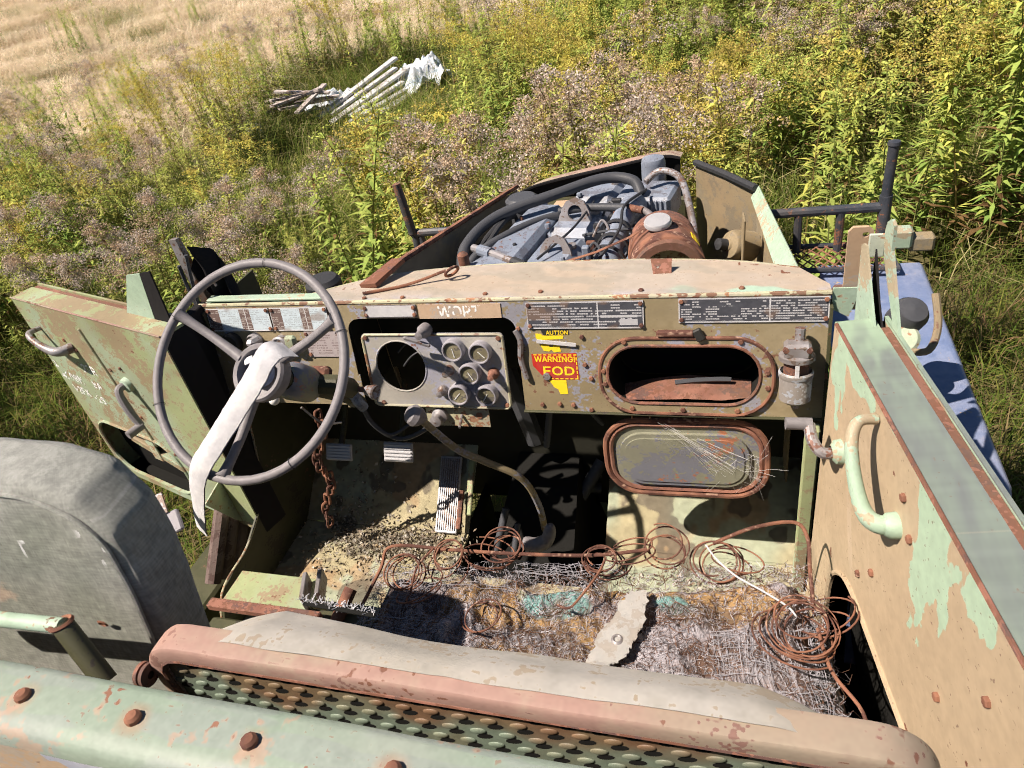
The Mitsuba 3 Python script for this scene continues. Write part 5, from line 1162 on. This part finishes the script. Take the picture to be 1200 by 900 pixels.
GREEN, LIME, YEL, OCH = V(.155, .255, .06), V(.42, .47, .12), V(.64, .56, .12), V(.50, .37, .16)
def goldenrod(seed, kind, h0=1.15, stems=4, spread=.16):
    r = np.random.default_rng(seed)
    fol, stm, top = [], [], []
    for s in range(stems):
        h = h0 * r.uniform(.72, 1.1)
        x0 = r.normal(0, spread, 2); lean = r.normal(0, .13, 2)
        tt = np.linspace(0, 1, 7)
        path = np.stack([x0[0] + lean[0] * h * tt ** 1.6, x0[1] + lean[1] * h * tt ** 1.6, h * tt * .97], -1)
        scol = {'green': (.20, .21, .07), 'yellow': (.28, .20, .08), 'seed': (.24, .16, .09), 'low': (.30, .25, .11), 'plume': (.22, .16, .10)}[kind]
        stm.append(stem_mesh(path, .0045, .002, scol))
        n = int({'green': 135, 'yellow': 120, 'seed': 100, 'low': 105, 'plume': 80}[kind])
        t = r.uniform(.12, .97, n) ** .8
        at_ = lambda t: np.stack([np.interp(t, tt, path[:, k]) for k in range(3)], -1)
        b = at_(t); a = r.random(n) * 2 * np.pi; el = r.uniform(.15, .8, n)
        d = np.stack([np.cos(a) * np.cos(el), np.sin(a) * np.cos(el), np.sin(el)], -1)
        L = (.165 - .085 * t) * r.uniform(.7, 1.25, n) * {'green': .80, 'yellow': .64, 'seed': .72, 'low': .62, 'plume': .75}[kind]
        base = {'green': GREEN * 1.1, 'yellow': LIME, 'seed': mixn(GREEN, OCH, .35), 'low': mixn(GREEN, LIME, .55), 'plume': GREEN}[kind]
        q = np.clip(t[:, None] * .9 + r.normal(0, .22, (n, 1)), 0, 1)
        hi = {'green': LIME, 'yellow': mixn(LIME, YEL, .55), 'seed': mixn(LIME, OCH, .4), 'low': mixn(LIME, OCH, .30), 'plume': LIME}[kind]
        col = (base * (1 - q) + hi * q) * r.uniform(.7, 1.25, (n, 1))
        dead = r.random(n) < np.where(t < .35, .50 if kind != 'low' else .25, .06 if kind != 'low' else .03)
        col[dead] = V(.17, .105, .05) * r.uniform(.6, 1.3, (dead.sum(), 1))
        fol.append(leaves_mesh(b, d, L, L * .085 + .002, r.uniform(.3, 1.3, n), col, r))
        # flower or seed head: arching side sprays
        if kind == 'low' and r.random() < .5: continue
        nb = {'green': 8, 'yellow': 15, 'seed': 16, 'low': 6, 'plume': 24}[kind]
        for k in range(nb):
            tb = r.uniform({'green': .82, 'yellow': .74, 'seed': .78, 'low': .8, 'plume': .74}[kind], 1.0)
            o = at_(np.array([tb]))[0]; a = r.random() * 2 * np.pi
            Lb = (1.06 - tb) * h * r.uniform(.45, .8) + .02
            m = {'green': 22, 'yellow': 44, 'seed': 64, 'low': 22, 'plume': 110}[kind]
            u = np.linspace(.05, 1, m)
            c = o + np.stack([np.cos(a) * Lb * u, np.sin(a) * Lb * u, Lb * (.95 * u - .75 * u * u)], -1) + r.normal(0, .010 if kind != 'plume' else .014, (m, 3))
            if kind in ('seed', 'plume'):
                col = V(.62, .53, .455) * r.uniform(.4, 1.25, (m, 1)) * (1.0 if kind == 'seed' else 1.0) * (np.array([1, 1.0, 1.02]) if r.random() < .55 else np.array([1.0, .88, .72]))
                top.append(bits_mesh(c, r.uniform(.003, .0065, m), col, r))
            elif kind == 'yellow':
                col = mixn(YEL, OCH, r.random() * .7)[None] * r.uniform(.6, 1.3, (m, 1))
                top.append(bits_mesh(c, r.uniform(.003, .0075, m), col, r))
            else:
                col = LIME[None] * r.uniform(.8, 1.5, (m, 1))
                top.append(bits_mesh(c, r.uniform(.003, .007, m), col, r))
    out = {'foliage': (join(fol), 'leaf'), 'stem': (join(stm), 'vcol')}
    if top: out['flower_head'] = (join(top), 'leaf')
    return out

def dead_weed(seed):
    r = np.random.default_rng(seed); fol, stm = [], []
    for s in range(16):
        h = r.uniform(.5, 1.15); x0 = r.normal(0, .13, 2); lean = r.normal(0, .38, 2); tt = np.linspace(0, 1, 7)
        p = np.stack([x0[0] + lean[0] * h * tt ** 1.5, x0[1] + lean[1] * h * tt ** 1.5, h * (tt - .25 * tt ** 3 * np.abs(lean).sum())], -1)
        c = V(.30, .20, .11) * r.uniform(.5, 1.3)
        stm.append(stem_mesh(p, .0035, .0012, c))
        n = 12; t = r.uniform(.1, 1, n); b = np.stack([np.interp(t, tt, p[:, k]) for k in range(3)], -1)
        a = r.random(n) * 6.3; d = np.stack([np.cos(a), np.sin(a), r.uniform(-.6, .5, n)], -1)
        fol.append(leaves_mesh(b, d, r.uniform(.05, .13, n), .0035, 1.0, V(.24, .15, .08)[None] * r.uniform(.5, 1.4, (n, 1)), r))
    return {'foliage': (join(fol), 'leaf'), 'stem': (join(stm), 'vcol')}

def grass(seed, n, h, cols, lean=.35, size=.5, w=.0028):
    r = np.random.default_rng(seed)
    b = np.stack([r.uniform(-size, size, n), r.uniform(-size, size, n), np.zeros(n)], -1)
    dirn = r.normal(0, 1) * 0 + r.random() * 6.3
    a = dirn + r.normal(0, 1.1, n); H = h * r.uniform(.5, 1.2, n); ln = lean * r.uniform(.3, 1.8, n)
    o = np.stack([np.cos(a), np.sin(a), 0 * a], -1); side = np.stack([-np.sin(a), np.cos(a), 0 * a], -1)
    p1 = b + o * (H * ln * .35)[:, None] + V(0, 0, 1) * (H * .6)[:, None]
    p2 = b + o * (H * ln * 1.15)[:, None] + V(0, 0, 1) * (H * (1 - .30 * ln.clip(0, 1.6)))[:, None]
    v = np.stack([b - side * w, b + side * w, p1 - side * w, p1 + side * w, p2], 1).reshape(-1, 3)
    k = (np.arange(n) * 5)[:, None]
    f = np.vstack([k + [[0, 1, 3]], k + [[0, 3, 2]], k + [[2, 3, 4]]])
    c = np.array(cols)[r.integers(0, len(cols), n)] * r.uniform(.7, 1.25, (n, 1))
    cc = np.repeat(c, 5, 0)
    return {'blades': ((trimesh.Trimesh(v, f, process=False), np.clip(cc, 0, 1)), 'leaf')}

protos = {}
def proto(name, parts):
    scene[name] = {'type': 'shapegroup', **{k: mikit.ply(m, b, False, color=c) for k, ((m, c), b) in parts.items()}}
    protos.setdefault(name.rsplit('_proto', 1)[0], []).append(name)
for k in range(5): proto(f'green_proto_{k}', goldenrod(100 + k, 'green', 1.15, 6, .17))
for k in range(5): proto(f'yellow_proto_{k}', goldenrod(200 + k, 'yellow', 1.15, 5))
for k in range(6): proto(f'seed_proto_{k}', goldenrod(300 + k, 'seed', 1.18, 5))
for k in range(4): proto(f'plume_proto_{k}', goldenrod(350 + k, 'plume', 1.15, 3, .14))
for k in range(5): proto(f'low_proto_{k}', goldenrod(400 + k, 'low', .62, 7, .24))
for k in range(3): proto(f'dead_proto_{k}', dead_weed(500 + k))
for k in range(3): proto(f'bush_proto_{k}', goldenrod(600 + k, 'green', 1.35, 16, .42))
DRY = [(.82, .71, .56), (.78, .66, .50), (.86, .76, .62), (.58, .47, .34), (.60, .57, .36)]
GRS = [(.10, .16, .03), (.15, .20, .04), (.20, .20, .05), (.24, .18, .09)]
for k in range(6): proto(f'dry_proto_{k}', grass(700 + k, 460, .42, DRY, 1.25))
for k in range(4): proto(f'turf_proto_{k}', grass(720 + k, 330, .26, GRS, .6))
for k in range(3): proto(f'mixed_proto_{k}', grass(740 + k, 330, .50, [(.50, .44, .22)] + GRS[:3] + [(.22, .24, .06), (.16, .22, .05)], .6))

def inst(name, kind, x, y, s, r, tilt=0.0):
    key = fresh(name)
    pr = protos[kind]
    tw = T().translate([float(x), float(y), float(gz(x, y)) - .01]).rotate([0, 0, 1], float(r.uniform(0, 360)))
    if tilt: tw = tw.rotate([1, 0, 0], float(r.normal(0, tilt)))
    scene[key] = {'type': 'instance', 'group': {'type': 'ref', 'id': pr[int(r.integers(len(pr)))]}, 'to_world': tw.scale([float(s), float(s), float(s * r.uniform(.9, 1.12))])}
    return key

# where things grow: the weed field, the mown-looking dry slope, the trampled edge by the truck
weeds = Polygon([(-10.5, 6.6), (-8.8, 6.3), (-6.1, 5.6), (-6.3, 6.9), (-7.0, 8.9), (-6.6, 9.9), (-5.4, 10.6), (-2.8, 11.0), (-1.6, 13.5), (0, 17), (4, 19), (9, 17), (7, 9), (4.5, 4.5), (3.1, 2.9), (2.2, 3.2), (1.55, 3.1), (1.35, 2.1), (-1.2, 2.0), (-1.8, 2.3), (-3.1, 2.2), (-4.2, 2.0), (-6.0, 1.6), (-9.0, 3.2)])
pile_gap = Polygon([(-6.8, 9.3), (-3.1, 9.0), (-1.7, 4.9), (-4.6, 4.6)])
sight = Polygon([(-4.6, 4.7), (-1.7, 5.0), (-1.0, 3.3), (-3.0, 3.0)])
right_edge = Polygon([(1.5, 2.4), (3.0, 2.0), (4.2, 4.2), (2.6, 4.4)])
r = np.random.default_rng(77)
cand = []
minx, miny, maxx, maxy = weeds.bounds
y = miny
while y < maxy:
    step = .46 + .020 * max(0, y - 5)
    x = minx
    while x < maxx:
        px, py = x + r.uniform(-.5, .5) * step, y + r.uniform(-.5, .5) * step
        if weeds.contains(Point(px, py)): cand.append((px, py))
        x += step
    y += step
cand.sort(key=lambda p: (p[0] - .6) ** 2 + (p[1] + 1.4) ** 2)
PLUMES = ((-4.37, 2.38, 1.12, 'seed-headed weed clump with grey plumes nearest the left edge of the photo'), (-3.42, 1.90, 1.08, 'dark seed-headed weed clump just above the open driver door'),
          (-4.91, 3.99, 1.15, 'pale upright seed-headed clump standing above low weeds on the left'), (-3.48, 2.65, 1.10, 'drooping seed-headed clump in line with the left door top'),
          (-3.05, 2.85, 1.12, 'broad seed-headed clump left of the torn black canvas'), (-2.27, 2.10, 1.05, 'single rounded seed-headed clump above the steering wheel'),
          (-2.50, 2.95, 1.10, 'seed-headed clump with twin plumes above the steering wheel'), (-8.06, 5.86, 1.25, 'seed-headed clump at the far left edge beside the dry grass'))
INFO = {'green': ('goldenrod_plant', 'leafy green goldenrod clump standing in the weed field', 'green goldenrod clumps in the weed field'),
        'yellow': ('yellow_goldenrod', 'goldenrod clump turning yellow in the weed field', 'yellowing goldenrod clumps in the weed field'),
        'seed': ('seeded_goldenrod', 'goldenrod clump with grey-brown fluffy seed heads in the weed field', 'goldenrod clumps gone to seed'),
        'low': ('low_weed', 'knee-high yellow-green weed clump on the left of the field', 'low weed clumps left of the truck')}
count = {}
for px, py in cand:
    P3 = np.array([[px * .35, py * .35, 0]])
    n1 = meshkit.fbm(P3, 3, 41)[0]; n2 = meshkit.fbm(P3 + 9, 3, 42)[0]; q = r.random()
    if any((px - q[0]) ** 2 + (py - q[1]) ** 2 < .20 for q in PLUMES): continue
    gap = meshkit.fbm(np.array([[px * .9, py * .9, 3.0]]), 3, 47)[0]
    left = px < -1.6 - .16 * (py - 2)
    if gap < .40 and py > 3 and not left: continue
    s = r.uniform(1.10, 1.60) * (1 + .75 * (meshkit.fbm(P3 * 2.2 + 4, 3, 45)[0] - .45)) * (1.0 + .22 * min(max(px - .8, 0), 1))
    if left:
        w = dict(low=.66, green=.15, yellow=.15, seed=.04); s *= .80
    else:
        w = dict(green=.42 + 1.6 * max(0, n1 - .5), yellow=.32, seed=.07 + 2.6 * max(0, n2 - .48) + .16 * min(max(py - 5, 0) / 4, 1) + .50 * min(max(px - .3, 0), 1) * min(max(py - 4.2, 0) / 1.5, 1), low=.03)
    if pile_gap.contains(Point(px, py)):
        w = dict(low=1.0); s *= .50
        if py > 6.5 or r.random() < .5: continue
    if right_edge.contains(Point(px, py)):
        w = dict(green=.5, yellow=.3, seed=.1, low=.1)
        if py < 3.0: s *= .7
    ks = list(w); ws = np.array([w[k] for k in ks]); kind = ks[int(np.searchsorted(np.cumsum(ws / ws.sum()), q))]
    s = min(s, 1.55)
    if sight.contains(Point(px, py)): kind, s = 'low', min(s, .8)
    nm, lab, grp = INFO[kind]
    count[kind] = count.get(kind, 0) + 1
    if count[kind] <= 300:
        key = inst(nm, kind, px, py, s, r, 4)
        tag(key, lab, 'weed' if kind == 'low' else 'goldenrod', grp)
    else:
        key = inst('weed_field_' + kind + '_', kind, px, py, s, r, 4) if False else None
        i = count.setdefault('_rest', 50) + 1; count['_rest'] = i
        kk = inst('tmpkey', kind, px, py, s, r, 4); scene[f'weed_field__{i:03d}'] = scene.pop(kk); taken.discard(kk)
for k, (px, py) in enumerate(((-5.6, 1.2), (-5.0, .55), (-6.2, 1.9), (-4.5, .1), (-6.0, .6), (-5.3, -.2), (-6.9, 1.4), (-4.1, -.35))):  # unseen bushes, added out of view to shade the grass
    kk = inst('tmpkey', 'bush', px, py, 1.35, r, 2); scene[f'weed_field__{k + 1:03d}'] = scene.pop(kk); taken.discard(kk)
tag('weed_field', 'tall dense weeds with unseen bushes added past the left edge to shade the grass', 'weeds', kind='stuff')
# the grey plumes standing out at the left, one by one
for px, py, s, lab in PLUMES:
    tag(inst('plume_weed', 'plume', px, py, s, r, 4), lab, 'weed')
for (px, py, s, lab) in ((2.35, 3.6, 1.15, 'dry brown tangle of dead stalks right of the pipe rack'), (2.75, 3.0, 1.0, 'dry brown tangle of dead stalks at the right edge of the photo'), (2.9, 4.1, 1.1, 'dry brown dead stalks below the tall weeds on the right'),
                         (1.95, 2.6, .75, 'short dead stalks just beyond the blue fender'), (-1.75, 1.1, .8, 'reddish brown dead weed between the open door and the cab'), (-3.35, 1.2, .55, 'low rusty brown tuft beyond the open driver door')):
    tag(inst('dead_weed', 'dead', px, py, s, r, 8), lab, 'dead weed')
for (px, py, s, lab) in ((-5.7, 9.9, 1.15, 'large dark green bush behind the scrap pile'), (-6.9, 9.9, .8, 'yellow-green bush left of the scrap pile'), (-3.2, 9.7, .85, 'green bush at the top of the field right of the scrap pile'), (-7.3, 9.1, .7, 'small bush on the edge of the dry grass'), (-12.6, 11.6, .8, 'lone green shoots high on the dry slope at the top left'), (-9.3, 9.2, .5, 'small green weed alone in the dry grass'), (-10.6, 13.2, .6, 'green weed on the dry slope above the left bushes'), (-8.4, 8.3, .75, 'ragged bush where the dry grass meets the low weeds')):
    tag(inst('bush', 'bush', px, py, s, r, 3), lab, 'bush')
for k, (px, py) in enumerate(((-6.3, 7.2), (-6.0, 6.5), (-6.7, 7.9), (-6.3, 8.4), (-5.75, 7.3), (-7.0, 7.0), (-6.6, 6.3), (-7.6, 6.7), (-8.3, 6.5))):
    kd_ = ('green', 'seed', 'yellow', 'seed')[k % 4]
    tag(inst(INFO[kd_][0], kd_, px, py, 1.1, r, 3), INFO[kd_][1], 'goldenrod', INFO[kd_][2])
# grass: stuff
def scatter(name, kind, poly, step, smin, smax, seed, grow=0.0):
    rr = np.random.default_rng(seed); x0, y0, x1, y1 = poly.bounds; i = 0
    y = y0
    while y < y1:
        st = step + grow * max(0, y - 8)
        x = x0
        while x < x1:
            px, py = x + rr.uniform(-1.1, 1.1) * st, y + rr.uniform(-1.1, 1.1) * st
            if poly.contains(Point(px, py)):
                i += 1
                kk = inst('tmpkey', kind, px, py, rr.uniform(smin, smax), rr, 3); scene[f'{name}__{i:03d}'] = scene.pop(kk); taken.discard(kk)
            x += st
        y += st
dry = Polygon([(-9.0, 3.2), (-14, 4), (-26, 16), (-30, 30), (-10, 30), (2, 24), (0, 17), (-1.6, 13.5), (-2.8, 11.0), (-5.4, 10.6), (-6.6, 9.9), (-7.0, 8.9), (-6.3, 6.9), (-6.1, 5.6), (-8.8, 6.3)])
scatter('dry_grass', 'dry', dry, .50, .8, 1.3, 31, .035)
scatter('field_grass__slope', 'mixed', dry, 1.5, .6, 1.0, 38, .08)
tag('dry_grass', 'tawny dry grass covering the slope at the top left', 'grass', kind='stuff')
scatter('turf', 'turf', Polygon([(-6.0, 1.9), (-4.2, 2.4), (-1.2, 2.4), (1.35, 2.5), (3.2, 3.2), (3.4, .2), (1.3, -.4), (1.25, 1.2), (-1.2, 1.4), (-1.3, -.3), (-6.0, -.2)]), .42, .8, 1.2, 32)
tag('turf', 'short green grass round the truck', 'grass', kind='stuff')
scatter('field_grass', 'mixed', weeds, .62, .8, 1.3, 33, .03)
tag('field_grass', 'mixed green and tawny grass between the weeds', 'grass', kind='stuff')

# ------------------------------------------------------------------ the scrap pile in the field
bs('board_white', paint((.50, .50, .51), (.42, .42, .43), (.30, .28, .26), 5, .60, .85, 1.5, (.3, .29, .28), .4), .6, .35)
bs('board_grey', paint((.38, .335, .32), (.46, .42, .40), (.16, .12, .10), 7, .58, .85, 4.5, (.1, .08, .06), .4), .85, .2)
pc_ = V(-4.55, 7.95, float(gz(-4.55, 7.95)) + .10)
rt = unit(V(.80, .55, 0)); fw = unit(V(-.55, .80, 0))
for k in range(6):
    o = pc_ + rt * (.10 + .06 * k) + fw * (.28 - .13 * k) + V(0, 0, .30 - .045 * k)
    L = (1.5, 1.2, 1.42, .95, 1.25, 1.5)[k]
    d = unit(rt * (.92 - .02 * k) + fw * (.28 + .05 * (k % 2)) + V(0, 0, .30 - .035 * k))
    d = unit(d + V(.06 * math.sin(k * 2.3), .07 * math.cos(k * 1.7), .05 * math.sin(k * 3.1)))
    s1 = unit(np.cross(d, V(.1 * math.sin(k * 4), 0, 1)))
    add('white_board', rbox(o, (L, .13, .035), (d, -s1, np.cross(d, -s1)), .004), 'board_white', False, label=('topmost', 'second', 'third', 'fourth', 'fifth', 'lowest')[k] + ' of the weathered white boards from the top of the scrap pile', cat='board', group='white boards of the scrap pile')
for k in range(9):
    a = -.9 + .23 * k + .2 * math.sin(k * 3)
    o = pc_ - rt * (.82 - .08 * (k % 4)) + fw * (.35 - .05 * k) + V(0, 0, .30 + .06 * (k % 3))
    d = unit(rt * math.cos(a) + fw * math.sin(a) + V(0, 0, .2 * math.sin(k * 2)))
    s1 = unit(np.cross(d, V(0, 0, 1)))
    add('grey_slat', rbox(o, (.80, .085, .03), (d, -s1, np.cross(d, -s1)), .003), 'board_grey', False, label='splintered grey-brown slat at the left of the scrap pile', cat='board', group='grey slats of the scrap pile')
def crumple(c, sx, sy, h, seed):
    def fn(u, v):
        x = (u - .5) * sx; y = (v - .5) * sy
        q = np.stack([u * 4, v * 4, u * 0], -1)
        z = h * (meshkit.fbm(q, 4, seed) * 1.6 - .3) * np.sin(np.clip(u, .02, .98) * np.pi) ** .5
        return c + x[..., None] * rt + y[..., None] * fw + z[..., None] * V(0, 0, 1) + .05 * (np.stack([meshkit.fbm(q * 2, 3, seed + k) for k in range(3)], -1) - .5)
    return grid(fn, 60, 50)
bs('plastic', paint((.60, .63, .68), (.66, .68, .70), (.38, .48, .58), 7, .6, .95, 3.5, (.4, .42, .45), .3), .35, .5)
add('plastic_sheet', crumple(pc_ + rt * 1.05 + fw * .1 + V(0, 0, .10), .85, .75, .42, 3), 'plastic', 40, label='crumpled white plastic sheet at the right end of the scrap pile', cat='plastic sheet')
add('plastic_sheet', crumple(pc_ - rt * .25 + fw * .45 + V(0, 0, .08), .9, .4, .30, 5), 'plastic', 40, label='pale plastic sheet between the grey slats and white boards', cat='plastic sheet')
add('plastic_sheet', crumple(pc_ - rt * 1.45 - fw * .1 + V(0, 0, .05), .3, .25, .22, 8), 'plastic', 40, label='small scrap of plastic at the far left of the scrap pile', cat='plastic sheet')
